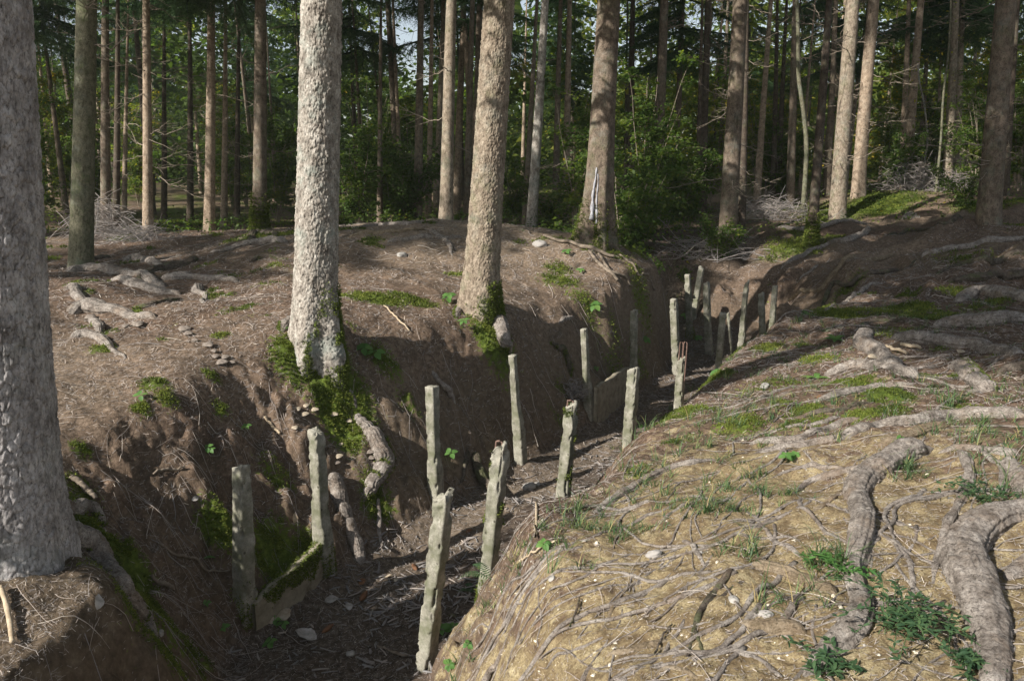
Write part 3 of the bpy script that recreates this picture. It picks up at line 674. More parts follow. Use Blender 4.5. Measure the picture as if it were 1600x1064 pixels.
# ------------------------------------------------------------------ concrete posts of the trench revetment
def px_dir(px, py):
    u = (px - 800) / FPX; v = (532 - py) / FPX; return u / (CP + v * SP), (-SP + v * CP) / (CP + v * SP)
def Y_of(py, z): return z / px_dir(800, py)[1]
def post(label, top, bot, w, ztop=-1.78, Y=None, step=.55, shrink=.80, topstyle='flat', seed=0, lower=.42, rough=1.0, yaw=None, loops=(), moss=0, ybend=0.0, group='concrete posts standing along the trench'):
    Y = Y if Y else Y_of(top[1], ztop)
    T = at(top[0], top[1], Y); B = at(bot[0], bot[1], Y + ybend)
    ax = norm(T - B); base = T - ax * ((T[2] - (-2.93)) / ax[2]) - ax * .12
    L = np.linalg.norm(T - base)
    rot = Vector((0, 0, 1)).rotation_difference(Vector(ax))
    yaw = math.radians(33 if yaw is None else yaw)
    root = empty('concrete_post', tuple(base), rot @ Matrix.Rotation(-yaw, 4, 'Z').to_quaternion()); tag(root, label, 'post', group)
    rs = np.random.default_rng(seed + 50)
    n = 110; ns = 8; zs = np.linspace(0, L, n)
    side = 12; c = .16
    # chamfered square profile sampled finely
    prof = []
    cor = [(1, -1 + c), (1, 1 - c), (1 - c, 1), (-1 + c, 1), (-1, 1 - c), (-1, -1 + c), (-1 + c, -1), (1 - c, -1)]
    for i in range(8):
        a, b = np.array(cor[i]), np.array(cor[(i + 1) % 8]); m = 7 if i % 2 == 0 else 2
        for k in range(m): prof.append(a + (b - a) * k / m)
    prof = np.array(prof); m = len(prof)
    tz = zs / L
    sw = 1 / (1 + np.exp((tz - step) * L / .035))         # 1 below the step, 0 above
    half = w / 2 * (shrink + (1 - shrink) * sw)
    offx = -(w / 2) * (1 - shrink) * (1 - sw) * .9
    X = prof[None, :, 0] * half[:, None] + offx[:, None]; Yy = prof[None, :, 1] * half[:, None]; Z = np.repeat(zs[:, None], m, 1)
    nx = np.sign(prof[None, :, 0]) * (np.abs(prof[None, :, 0]) > .8); ny = np.sign(prof[None, :, 1]) * (np.abs(prof[None, :, 1]) > .8)
    corner = np.clip((np.abs(prof).sum(1) - 1.35) / .5, 0, 1)[None, :]
    q = 1 / .05
    chip = np.clip(fbm(X * q + seed, Yy * q, Z * q * .7, s=seed + 3, o=3) - .12, 0, 1) * corner * .05 * rough
    low = fbm(X * 10, Yy * 10 + seed, Z * 7, s=seed + 8, o=3) * .005 * rough + fbm(X * 60, Yy * 60, Z * 60, s=seed + 9, o=2) * .0018
    wear = np.clip((tz - .80) / .2, 0, 1)[:, None] * np.clip(fbm(X * 22, Yy * 22, Z * 16 + seed, s=seed + 4, o=3) + .1, 0, 1) * .030 * rough
    d = low - chip - wear
    X = X + nx * d; Yy = Yy + ny * d
    # broken top: slope and crumble
    tp = np.clip((tz - .93) / .07, 0, 1)[:, None]
    sl = {'flat': (0, 0, .006), 'slant': (.35, -.1, .01), 'slant2': (-.4, .2, .012), 'broken': (.6, .3, .03)}[topstyle]
    Z = Z + tp * (sl[0] * X + sl[1] * Yy + sl[2] * fbm(X * 40, Yy * 40, s=seed, o=2))
    V = np.stack([X, Yy, Z], -1).reshape(-1, 3)
    F = [grid_faces(n, m, True)]
    inner = V[-m:] * np.array([.5, .5, 1]) + np.array([offx[-1] * .5, 0, .004]); V = np.vstack([V, inner, inner.mean(0) + [0, 0, -.004]])
    k = np.arange(m); k2 = (k + 1) % m; b0 = (n - 1) * m; b1 = n * m
    F.append(np.c_[b0 + k, b0 + k2, b1 + k2, b1 + k]); F.append(np.c_[b1 + k, b1 + k2, np.full(m, b1 + m)])
    body = mk('shaft', V, F, M['concrete'], root, False)
    for (dx, dy, h, ww, bare) in loops:
        # reinforcing bar bent over at the head
        a = np.linspace(0, math.pi, 9)
        bar = [[dx - ww / 2, dy, L - bare], [dx - ww / 2, dy, L + h - ww / 2]] + [[dx - ww / 2 * math.cos(t), dy, L + h - ww / 2 + ww / 2 * math.sin(t)] for t in a[1:-1]] + [[dx + ww / 2, dy, L + h - ww / 2], [dx + ww / 2, dy, L - bare * .8]]
        V, F = tube(catmull(np.array(bar), 34), .0062, 7, 1, .12, 2, True, 90); mk('reinforcing_bar', V, F, M['rust'], root)
    if moss:
        moss_on(body, lambda c, nn: (np.exp(-((c[:, 2] - .12 - lower * .3) / .13) ** 2) * 1.2 + (moss > 1) * (fbm(c[:, 0] * 14, c[:, 1] * 14, c[:, 2] * 9, s=seed) > .22)), int(900 * moss), .011, seed, parent=root)
    return root
GP = 'concrete posts standing along the trench'
post('nearest left-row post, worn grey head, standing at the left end of the low slab', (380,728), (384,985), .114, step=.62, seed=1, topstyle='slant', moss=1, rough=.9)
post('left-row post with a pale chipped head at the right end of the low slab', (496,675), (509,925), .112, step=.45, seed=2, topstyle='slant2', moss=1, rough=.8)
post('third left-row post, upright and pale grey, behind the nearest short leaning one', (676,604), (682,800), .104, step=.5, seed=3, shrink=.85, topstyle='flat', rough=.6)
post('left-row post with a narrow sunlit head and a kinked wider foot, middle of the trench', (803,555), (816,752), .100, step=.54, seed=4, shrink=.66, topstyle='flat', rough=.5)
post('tall slim left-row post just left of the second concrete slab', (914,514), (922,675), .092, step=.5, seed=5, shrink=.72, topstyle='flat', rough=.5)
post('grey lichen-dark post half lost in shade by the left wall, before the bend', (992,485), (990,600), .095, step=.4, seed=6, topstyle='slant', rough=1)
post('flaking dark post at the corner where the left bank ends', (1053,467), (1058,590), .105, step=.5, seed=7, shrink=.9, topstyle='flat', rough=1.2)
post('tall pale post in the middle of the bend', (1104,442), (1108,548), .112, step=.35, seed=8, shrink=.85, topstyle='slant', rough=.7)
post('sunlit post leaning right at the back of the bend', (1097,419), (1086,485), .12, step=.3, seed=9, topstyle='slant2', rough=.7)
post('short moss-topped post farthest left at the back of the bend', (1075,429), (1077,480), .115, step=.3, seed=10, topstyle='flat', rough=1, moss=1)
post('leaning crooked post with a thin broken tip against the far wall', (1168,441), (1160,520), .10, step=.45, seed=11, shrink=.7, topstyle='broken', rough=1.3)
post('dull post in shade at the right end of the bend, beside the hanging clay lump', (1212,447), (1206,525), .10, step=.4, seed=12, topstyle='flat', rough=1)
post('nearest right-row post, sunlit, leaning right with a crumbled head', (697,773), (668,1035), .116, step=-.2, seed=13, topstyle='broken', rough=1.7, moss=0, lower=.5)
post('mossy leaning right-row post with one rusty loop, left of the drooping fern', (785,697), (764,905), .110, ztop=-1.69, step=-.2, seed=14, topstyle='broken', rough=1.6, loops=((-.025, .0, .028, .045, .26),), moss=2)
post('moss-spotted right-row post with a rusty loop and a mossy collar', (895,632), (880,790), .108, step=-.2, seed=15, topstyle='broken', rough=1.6, loops=((-.02, .0, .03, .05, .28),), moss=2)
post('short blocky right-row post with a lichen cap', (992,576), (985,675), .116, step=-.2, seed=16, topstyle='slant', rough=1.0)
post('broken post on the brow of the bank with two bare rusty hooks', (1067,560), (1062,625), .105, Y=8.1, step=-.2, seed=17, topstyle='broken', rough=1.8, loops=((-.03, .012, .17, .035, .3), (.022, -.015, .185, .035, .3)))
post('dark flat-topped post close against the thin wedge-shaped one', (1131,489), (1124,570), .098, step=-.2, seed=18, topstyle='flat', rough=.5, yaw=20)
post('thin white wedge-shaped post beside the dark flat-topped one', (1139,489), (1146,560), .060, Y=10.0, step=.5, seed=19, shrink=.45, topstyle='slant', rough=1.0, yaw=50)
post('slender grey right-row post farthest along the bank', (1190,458), (1193,535), .098, step=.5, seed=20, shrink=.8, topstyle='slant', rough=.8)

def slab(label, a, b, za, zb, th=.05, seed=0, bottom=-3.0):
    """retaining slab between the feet of two posts: a, b = (x, y) ends"""
    a = np.array(a); b = np.array(b); L = np.linalg.norm(b - a); d = (b - a) / L; nrm = np.array([-d[1], d[0]])
    nx, nz = 60, 40; s = np.linspace(0, L, nx); V = []
    for sg in (-1, 1):
        for i in range(nz):
            t = i / (nz - 1)
            top = za + (zb - za) * s / L + .025 * fbm(s * 6, s * 0 + seed, s=seed, o=3)
            z = bottom + (top - bottom) * t
            off = sg * th / 2 + .004 * fbm(s * 14, z * 14, s=seed + 2 + sg, o=3)
            V.append(np.c_[a[0] + d[0] * s + nrm[0] * off, a[1] + d[1] * s + nrm[1] * off, z])
    V = np.vstack(V); f = grid_faces(nz, nx); F = [f[:, ::-1], f + nz * nx]
    k = np.arange(nx - 1); t0 = (nz - 1) * nx; t1 = nz * nx + t0
    F.append(np.c_[t0 + k, t0 + k + 1, t1 + k + 1, t1 + k][:, ::-1])
    j = np.arange(nz - 1); F.append(np.c_[j * nx, (j + 1) * nx, nz * nx + (j + 1) * nx, nz * nx + j * nx]); F.append(np.c_[j * nx + nx - 1, nz * nx + j * nx + nx - 1, nz * nx + (j + 1) * nx + nx - 1, (j + 1) * nx + nx - 1])
    o = mk('concrete_slab', V, [np.vstack(F)], M['slab'], None, False); o.data.name = 'concrete_slab'
    tag(o, label, 'concrete slab', 'retaining slabs in the left trench wall')
    return o
M['slab'] = mat_simple('earthy_concrete', [(.28, (.12, .10, .065)), (.5, (.235, .205, .15)), (.72, (.33, .30, .23))], 12, .7, .006, .93)
A_, B_ = at(384, 960, 4.50), at(508, 925, 5.13)
s1 = slab('low soil-stained slab wedged between the two nearest left posts under a moss cap', (A_[0] + .03, A_[1] + .03), (B_[0] - .02, B_[1] + .02), -2.68, -2.56, seed=3)
E_ = at(930, 670, 8.62); F_ = at(978, 640, 9.5)
s2 = slab('second concrete slab, shaded, right of the tall slim post', (E_[0], E_[1]), (F_[0], F_[1]), -2.42, -2.42, seed=5)
moss_on(s1, lambda c, n: (n[:, 2] > .2) * 1.0 + (c[:, 2] > -2.70 + .12 * vn(c[:, 0] * 9, c[:, 1] * 9)) * .6, 3200, .013, 8)

# ------------------------------------------------------------------ roots lying on the ground
def ground_path(pts, n, scale=1.0, sink=.25, lift=0.0):
    W = []
    for (px, py, w) in pts:
        p = hit(px, py); dist = np.linalg.norm(p); W.append([p[0], p[1], w / FPX * dist / 2 * scale])
    C = catmull(np.array(W), n); z = terrain(C[:, 0], C[:, 1]); k = np.ones(7) / 7
    zp = np.convolve(np.pad(z, 3, mode='edge'), k, 'valid')
    R = np.clip(C[:, 2], .003, None)
    return np.c_[C[:, 0], C[:, 1], np.maximum(z, zp) + R * (1 - 2 * sink) * .75 + lift], R
def root_obj(label, pts, mat='root', n=None, sink=.25, bump=.2, parent=None, name='tree_root', group='bare roots crossing the right bank', seed=None, ends=True, lift=0.0, flat=.85):
    seed = seed if seed is not None else int(pts[0][0] + pts[0][1])
    C, R = ground_path(pts, n or max(30, int(len(pts) * (40 if max(q[2] for q in pts) > 20 else 24))), sink=sink, lift=lift)
    if ends:
        m = len(R); e = np.minimum(np.arange(m), np.arange(m)[::-1]) / max(7.0, m * (.07 if R.max() > .04 else .16)); e = np.clip(e, 0, 1)
        C[:, 2] -= (1 - e) ** 1.5 * R * 1.5; R = R * (.38 + .62 * e)
    w = np.r_[0, np.cumsum(np.linalg.norm(np.diff(C, axis=0), axis=1))] / max(R.mean() * 5, .05)
    R = R * (1 + .20 * vn(w, w * 0 + seed, s=seed))
    C = C + np.c_[vn(w * .5, w * 0 + 3, s=seed + 1), vn(w * .5, w * 0 + 8, s=seed + 2), w * 0] * R[:, None] * .8
    ns = 56 if R.max() > .025 else (24 if R.max() > .01 else 10)
    V, F = tube(C, R, ns, flat, bump, seed, True, 1.0 / max(R.mean() * 3.2, .02))
    if R.max() > .012:
        # flaking bark and lengthwise furrows in the relief
        nb = len(R) * ns; P = V[:nb].reshape(len(R), ns, 3); o3 = P - C[:, None, :]; ln = np.linalg.norm(o3, axis=2, keepdims=True)
        an = np.linspace(0, 2 * np.pi, ns, endpoint=False)[None, :]; ww = (w * 1.3)[:, None]
        fur = fbm(np.cos(an) * 4.5 + ww * .25, np.sin(an) * 4.5 + 0 * ww, ww * .45, s=seed + 5, o=4) * .24 + fbm(P[..., 0] * 70, P[..., 1] * 70, P[..., 2] * 70, s=seed + 6, o=3) * .10
        P = C[:, None, :] + o3 * (1 + fur[..., None]); V[:nb] = P.reshape(-1, 3)
    if parent is None:
        o = mk(name, V, F, M[mat]); tag(o, label, 'root', group); return o
    inv = np.array(Matrix.LocRotScale(parent.location, parent.rotation_quaternion, None).inverted())
    V = np.c_[V, np.ones(len(V))] @ inv.T
    return mk('root', V[:, :3], F, M[mat], parent)
RG = 'bare roots crossing the right bank'
RR = [
 ('thick S-curved root running down the middle of the right bank', [(1478,694,24),(1440,705,30),(1395,722,34),(1356,745,34),(1343,775,34),(1360,815,36),(1354,860,34),(1340,900,34),(1342,945,32),(1326,985,36),(1290,1018,34),(1262,1050,30),(1250,1085,26)], 'root'),
 ('broad peeling root forking at its foot in the lower right corner', [(1660,792,36),(1580,806,38),(1530,820,46),(1502,850,54),(1500,890,62),(1520,940,60),(1535,990,54),(1544,1040,44),(1550,1110,38)], 'root'),
 ('thin braided root between the S-curved root and the broad peeling one', [(1478,692,14),(1500,715,16),(1512,745,14),(1500,780,12),(1480,815,14),(1472,850,12),(1462,890,12),(1455,925,9)], 'root'),
 ('short curved root tip hanging beside the broad peeling root', [(1478,930,6),(1468,958,8),(1475,985,6),(1482,1000,4)], 'root_dark'),
 ('pale clay-caked root left of the S-curved one, upper of two', [(1158,884,18),(1195,890,22),(1235,902,24),(1270,918,24),(1310,935,16)], 'root_pale'),
 ('pale clay-caked root left of the S-curved one, lower of two', [(1150,972,8),(1180,980,20),(1225,985,26),(1270,992,20)], 'root_pale'),
 ('dark wiry root arching down the clay and splitting in two', [(1153,876,9),(1130,905,10),(1105,935,10),(1088,970,9),(1078,1005,7),(1070,1050,6)], 'root_dark'),
 ('dark side shoot of the wiry arching root', [(1086,978,7),(1095,1005,6),(1110,1035,4)], 'root_dark'),
 ('thin dark spur joining the wiry arching root from the right', [(1105,945,5),(1135,925,6),(1165,905,5)], 'root_dark'),
 ('long grey root stretching to the right edge above the braided root', [(1160,712,10),(1210,705,14),(1260,698,15),(1320,682,17),(1370,668,18),(1430,660,19),(1490,655,20),(1550,653,24),(1620,656,26)], 'root'),
 ('flat pinkish root just under the long grey one', [(1355,705,8),(1385,690,14),(1420,680,18),(1460,672,18),(1500,668,14)], 'root_pale'),
 ('silver streaked root climbing from the grass toward the long grey root', [(1160,694,9),(1200,690,14),(1245,688,16),(1290,672,14),(1330,660,13),(1370,645,10)], 'root'),
 ('slanting root on the brow among grass tufts, left end of the bank', [(915,812,7),(945,792,11),(985,765,14),(1030,738,13),(1080,722,11),(1130,712,9)], 'root'),
 ('slim root sloping below the silver streaked one', [(1228,778,8),(1262,758,11),(1300,742,12),(1350,730,11),(1410,712,8)], 'root'),
 ('pale dotted root below the slim sloping one', [(1262,806,7),(1290,786,9),(1318,768,8),(1350,748,6)], 'root_pale'),
 ('knobbly forked root with a pale mushroom beside it, upper middle of the bank', [(1345,522,16),(1352,545,24),(1372,566,26),(1405,580,24),(1445,592,20)], 'root'),
 ('left arm of the knobbly forked root', [(1286,586,10),(1310,578,14),(1340,572,16),(1375,575,18),(1410,585,16)], 'root'),
 ('broad weathered root below the needles, right of the knobbly fork', [(1392,530,14),(1430,532,22),(1480,540,26),(1530,548,26),(1585,556,18)], 'root'),
 ('mossy-sided blunt root lying right of the pair of white mushrooms', [(1475,572,16),(1500,582,28),(1530,598,30),(1552,612,22)], 'root'),
 ('dark root end at the right edge level with the white mushrooms', [(1560,588,10),(1585,578,16),(1620,572,18)], 'root_dark'),
 ('grey root cut by the right edge above the broad peeling root', [(1575,722,20),(1590,750,30),(1608,790,24)], 'root'),
 ('swollen grey root cut by the right edge beside the broad peeling root', [(1570,905,14),(1600,890,34),(1640,880,40)], 'root'),
 ('grey root ridge in mossy ground under the knobbly fork', [(1262,632,6),(1300,622,12),(1345,612,13),(1395,605,11),(1440,600,8)], 'root'),
 ('low dark root ridge between grass tufts under the knobbly fork', [(1215,652,6),(1270,648,10),(1320,640,10),(1370,628,8)], 'root_dark'),
 ('thin root curling in the grass left of the S-curved root', [(1132,790,4),(1165,800,5),(1190,822,5),(1210,845,7),(1240,862,8),(1270,880,5)], 'root'),
 ('forked thin root at the bottom edge, left of the dark wiry one', [(752,1085,10),(765,1050,11),(782,1022,9),(790,1005,5)], 'root'),
 ('pale root half buried in clay near the bottom centre', [(942,1024,10),(975,1018,13),(1010,1008,14),(1052,996,9)], 'root_pale'),
 ('slender root crossing the clay above the half buried pale one', [(850,1040,4),(880,1020,6),(915,1008,6),(960,990,4)], 'root'),
 ('thin hooked root on the clay in the middle of the bank', [(1018,832,4),(1035,812,6),(1062,795,7),(1100,780,5),(1130,772,4)], 'root'),
 ('short gnarled root knot near the grey stone chip', [(1060,840,6),(1080,852,10),(1092,872,8),(1105,890,5)], 'root'),
 ('big rounded root breaking the surface at the upper right, lit grey', [(1490,472,12),(1520,462,24),(1560,464,22),(1610,470,14)], 'root'),
 ('long low root above the rounded one, reaching the right edge', [(1480,442,8),(1530,436,14),(1580,432,14),(1640,428,10)], 'root_dark'),
 ('wide grey root on the mossy flat left of the right edge', [(1455,512,12),(1500,506,22),(1550,504,24),(1620,502,18)], 'root'),
 ('smaller root below the flat pinkish one at the right', [(1460,710,8),(1500,702,14),(1550,706,16),(1600,712,12)], 'root'),
 ('thin root wandering over the clay below the slim sloping one', [(1120,850,4),(1150,835,6),(1185,842,6),(1225,838,5),(1260,850,4)], 'root'),
 ('long thin root under the slanting root on the brow', [(905,850,4),(945,832,6),(990,820,6),(1035,800,5),(1070,780,4)], 'root'),
 ('pale thin root running down the clay, centre of the bank', [(1000,900,4),(975,925,6),(955,955,6),(940,985,5),(930,1010,3)], 'root_pale'),
 ('hairy root from the clay-caked pair toward the bottom edge', [(1130,1000,4),(1160,1020,7),(1195,1035,8),(1230,1062,6)], 'root'),
 ('root arching from the S-curved root toward the silver streaked one', [(1340,745,6),(1310,735,9),(1275,728,9),(1235,735,7),(1200,748,4)], 'root'),
 ('thin root crossing above the two white mushrooms', [(1440,545,4),(1480,536,7),(1520,530,7),(1560,535,5)], 'root_dark'),
 ('wrinkled root left of the broad peeling one', [(1390,830,4),(1410,860,7),(1425,895,8),(1430,930,6),(1420,960,4)], 'root'),
 ('thin root below the long grey root at the right', [(1520,700,5),(1555,722,9),(1570,760,9),(1560,790,6)], 'root'),
 ('grey root stretching along the grassy brow, left of the knobbly fork', [(1120,640,4),(1165,628,7),(1210,612,8),(1250,600,6)], 'root'),
 ('short root on the needles above the knobbly fork', [(1330,510,4),(1360,505,7),(1400,503,7),(1430,508,4)], 'root_dark'),
 ('curving root in the clay just above the bottom edge, centre right', [(1010,1062,5),(1040,1045,8),(1075,1050,7),(1100,1066,5)], 'root_pale'),
 ('mossy root ridge below the knobbly fork toward the brow', [(1190,680,4),(1230,668,7),(1280,662,8),(1320,650,6)], 'root'),
]
ROOTS = {}
for lb, pts, mt in RR: ROOTS[lb] = root_obj(lb, pts, mt, sink=.32)
# splits of the broad root's foot
k_ = ROOTS['broad peeling root forking at its foot in the lower right corner']
moss_on(ROOTS['mossy-sided blunt root lying right of the pair of white mushrooms'], lambda c, n: (n[:, 0] < -.1) * 1.0, 900, .01, 3)
GL = 'roots on the left bank and mound'
RL = [
 ('grey root ridge beside the left trunk, upper of the parallel pair', [(96,425,14),(140,422,18),(185,428,18),(230,436,16),(262,450,10)], 'root'),
 ('grey root ridge beside the left trunk, lower of the parallel pair', [(170,440,10),(205,442,18),(245,455,18),(285,462,8)], 'root'),
 ('blackish humped root snaking across the grey ridges', [(222,440,14),(240,424,16),(265,418,15),(290,412,15),(308,404,18)], 'root_dark'),
 ('smooth grey root right of the humped dark one', [(250,434,10),(285,434,16),(330,438,15),(375,442,8)], 'root'),
 ('curved root hugging the left trunk, head high end at the mushrooms', [(104,492,18),(135,484,28),(165,486,24),(200,492,18),(245,500,10)], 'root'),
 ('thin dark root in the needles right of the curved one', [(198,482,6),(230,478,10),(262,472,9),(290,466,7)], 'root_dark'),
 ('knee shaped root dropping down under the curved one', [(138,498,10),(150,510,14),(158,524,8)], 'root'),
 ('forked grey root above the bright moss cushion', [(104,528,12),(130,525,16),(155,530,14),(175,545,9),(200,562,4)], 'root'),
 ('bent root at the edge of the left trunk, below the ridges', [(100,452,14),(118,452,16),(128,465,14),(130,482,6)], 'root'),
 ('dark root from the green-grey trunk toward the brush heap', [(115,412,6),(145,406,10),(175,402,8)], 'root_dark'),
 ('upper grey root bending toward the dark humped one', [(188,408,8),(215,405,14),(240,412,14),(258,424,8)], 'root'),
 ('little clawed root stump with moss in the needles', [(298,450,10),(308,452,14),(316,462,10),(318,476,5)], 'root'),
 ('grey swelling root left of the big pale trunk', [(325,395,6),(370,388,14),(415,380,16),(455,378,14)], 'root'),
 ('low mossy hump of root in front of the grey swelling', [(388,412,4),(405,404,12),(430,402,11),(448,406,5)], 'root_dark'),
 ('ridge root along the crest of the mound', [(545,358,6),(590,352,8),(640,350,9),(690,346,8)], 'root'),
 ('lit root below the crest of the mound', [(540,372,6),(585,366,10),(630,362,10),(665,358,6)], 'root_pale'),
 ('hook shaped root over a dark hollow left of the scaly trunk', [(664,358,5),(685,368,8),(700,380,8),(703,392,6),(712,402,5)], 'root'),
 ('low root running to the foot of the scaly trunk', [(600,380,6),(635,376,9),(680,372,9),(722,370,7)], 'root'),
 ('short root right of the scaly trunk on bare soil', [(795,362,4),(812,360,7),(830,366,5)], 'root_dark'),
 ('crest root right of the scaly trunk', [(790,345,5),(830,350,7),(870,358,6),(905,364,4)], 'root_dark'),
 ('stout bent root with pale fungi under the big pale trunk', [(548,640,12),(562,668,20),(582,700,26),(590,730,26),(572,762,22),(566,782,10)], 'root'),
 ('long root sliding down to the trench floor right of the slab post', [(512,738,18),(526,770,22),(545,808,22),(558,845,20),(562,880,12)], 'root'),
 ('thin root hanging down right of the stout bent one', [(592,770,9),(590,800,8),(594,835,7),(598,865,4)], 'root'),
 ('dark loop of root in the hollow behind the upright grey post', [(742,706,14),(744,732,16),(752,755,18),(768,770,14)], 'root_dark'),
 ('thin drooping root in the hollow left of the dark loop', [(732,690,5),(728,720,6),(722,745,6),(716,760,5)], 'root_dark'),
 ('mossy shin of root above the upright grey post', [(674,575,7),(684,595,9),(700,612,10),(712,632,6)], 'root'),
 ('mossy root drooping over the wall left of the tall slim post', [(858,532,8),(880,548,10),(888,572,10),(892,590,6)], 'root_dark'),
 ('short thick root stub near the corner post', [(872,505,5),(885,500,9),(898,496,6)], 'root'),
]
for lb, pts, mt in RL: ROOTS[lb] = root_obj(lb, pts, mt, group=GL, sink=.42 if pts[0][1] < 560 else .3)
for lb in ('stout bent root with pale fungi under the big pale trunk', 'low mossy hump of root in front of the grey swelling', 'mossy root drooping over the wall left of the tall slim post'):
    moss_on(ROOTS[lb], lambda c, n: np.clip(n[:, 2] + .2, 0, 1) * (fbm(c[:, 0] * 12, c[:, 1] * 12, c[:, 2] * 12, s=4) > .05), 900, .014, 3)
# buttress roots of the near trunks
for (pr, ps) in (
    (T1, [(492,500,30),(515,540,36),(536,585,30),(552,620,22),(560,650,12)]), (T1, [(470,490,20),(448,506,18),(438,520,8)]),
    (T2, [(760,480,34),(776,505,32),(785,532,24),(797,552,12)]), (T2, [(735,470,20),(722,485,16),(712,498,6)]),
    (T0, [(75,850,50),(115,850,50),(155,878,40),(195,920,30),(225,960,20),(245,1000,10)]), (T0, [(90,800,40),(140,790,18),(165,815,10)]),
    (T3, [(920,358,26),(903,366,14),(885,372,6)]), (FOOT['grey-brown trunk on a mossy foot, left of the big sunlit trunk'][0], [(402,366,16),(390,376,12),(380,384,6)]),
    (FOOT['grey-brown trunk on a mossy foot, left of the big sunlit trunk'][0], [(412,366,16),(428,374,12),(436,380,6)])):
    mt = 'root_dark'
    mt = {T1: 'root', T2: 'root', T0: 'root'}.get(pr, 'root_dark')
    ro = root_obj('', ps, mt, parent=pr, sink=.4, bump=.25)
    moss_on(ro, lambda c, n: np.clip(n[:, 2] * .6 + n[:, 0] * .7 + .1, 0, 1) * (fbm(c[:, 0] * 5, c[:, 1] * 5, c[:, 2] * 5, s=4) > -.12), 2600 if pr in (T1, T2) else 1200, .014 if pr in (T0, T1, T2) else .02, 12)
# raked roots on the dark bank beyond the trench
GF = 'roots raked down the shaded far bank'
rf = random.Random(4)
FAR = [
 ('lit ridge root sweeping from the far brow down to the clay lump', [(1372,352,5),(1335,372,10),(1290,385,9),(1245,402,8),(1215,425,6)], 'root'),
 ('long pale root across the middle of the far bank', [(1405,392,5),(1360,408,8),(1300,432,9),(1255,455,8),(1228,470,5)], 'root_pale'),
 ('dark root under the long pale one', [(1440,408,5),(1390,425,8),(1335,445,8),(1290,470,6),(1262,490,4)], 'root_dark'),
 ('grey root along the brow of the far bank', [(1360,350,5),(1290,352,8),(1230,358,8),(1170,372,6),(1130,385,4)], 'root'),
 ('slender root above the bend posts', [(1200,360,4),(1150,378,7),(1110,395,6),(1080,410,4)], 'root_dark'),
 ('crooked root on the far brow left of the forward mossy trunk', [(1210,345,4),(1150,352,7),(1090,360,7),(1030,368,6),(985,380,4)], 'root_dark'),
 ('light root reaching the right edge across the far bank', [(1620,372,8),(1560,378,12),(1500,388,12),(1440,402,8)], 'root'),
 ('dark hump root near the right edge of the far bank', [(1620,395,8),(1580,400,13),(1540,405,12),(1500,415,8),(1460,430,5)], 'root_dark'),
 ('thin root fanning left from the foot of the leaning brown trunk', [(1530,345,7),(1480,350,8),(1420,360,7),(1380,375,5)], 'root_dark'),
 ('short stub root on the far brow between two mossy patches', [(1405,345,9),(1420,338,12),(1435,344,7)], 'root'),
 ('pale root ridge at the shadow edge of the right bank', [(1400,440,4),(1350,455,8),(1300,478,7),(1265,500,5)], 'root'),
 ('fine root crossing lit soil above the clay lump', [(1300,400,3),(1265,425,5),(1235,445,4)], 'root'),
]
for lb, pts, mt in FAR: root_obj(lb, pts, mt, group=GF, sink=.38)
# ------------------------------------------------------------------ undergrowth
def leaves(C, rs, size, tilt=.6, tint=None):
    """folded four-point leaves at C"""
    n = len(C); d = norm(rs.normal(0, 1, (n, 3)) * [1, 1, .45]); up = norm(np.array([0, 0, 1.0]) + rs.normal(0, tilt, (n, 3)))
    s = norm(np.cross(d, up)); L = (size * rs.uniform(.6, 1.3, n))[:, None]
    V = np.stack([C, C + d * L * .45 + s * L * .32 + up * L * .05, C + d * L - np.array([0, 0, 1]) * L * .15, C + d * L * .45 - s * L * .32 + up * L * .05], 1).reshape(-1, 3)
    t = rs.normal(.45, .2, n) if tint is None else tint
    return V, np.arange(4 * n).reshape(-1, 4), np.repeat(np.clip(t, 0, 1), 4)
def shrub_mesh(seed, h=1.6, rad=.8, nst=9, nl=3000, size=.06, tb=.45):
    rs = np.random.default_rng(seed); stem = Acc(); L = []; 
    for k in range(nst):
        a = rs.uniform(0, 6.28); rr = rad * rs.uniform(.2, 1); hh = h * rs.uniform(.55, 1.05)
        q = np.linspace(0, 1, 9)[:, None]; e = np.array([math.cos(a) * rr, math.sin(a) * rr, hh]); P = q * e * [1, 1, 1] + np.c_[(q ** 2 - q) * e[0] * .5, (q ** 2 - q) * e[1] * .5, 0 * q] + np.cumsum(rs.normal(0, .02, (9, 3)), 0)
        V, F = tube(P, np.linspace(.013, .004, 9), 6, caps=False); stem.add(V, F)
        for b in range(14):
            i = rs.integers(2, 9); l = rs.uniform(.15, .5) * h * .4; d = norm(np.array([rs.normal(), rs.normal(), rs.uniform(-.1, .7)]))
            Q = P[i] + d * q[:5] * 2 * l; Q[:, 2] -= (q[:5, 0] * 2) ** 2 * l * .25
            V, F = tube(Q, np.linspace(.004, .0018, 5), 4, caps=False); stem.add(V, F)
            m = nl // (nst * 14); tt = rs.uniform(.15, 1, m) * 4; j = np.clip(tt.astype(int), 0, 3); f = (tt - j)[:, None]
            L.append(Q[j] * (1 - f) + Q[j + 1] * f + rs.normal(0, .05, (m, 3)))
    L = np.vstack(L); patch = fbm(L[:, 0] * 2.5, L[:, 1] * 2.5, L[:, 2] * 2.5, s=seed, o=2)
    V, F, T = leaves(L, rs, size, tint=np.clip(tb + patch * .3 + rs.normal(0, .12, len(L)), 0, 1))
    lo = mk('foliage', V, F, M['beech'], None, False, {'tint': T}, link=False)
    so = stem.obj('stem', M['twig'], link=False)
    return lo, so
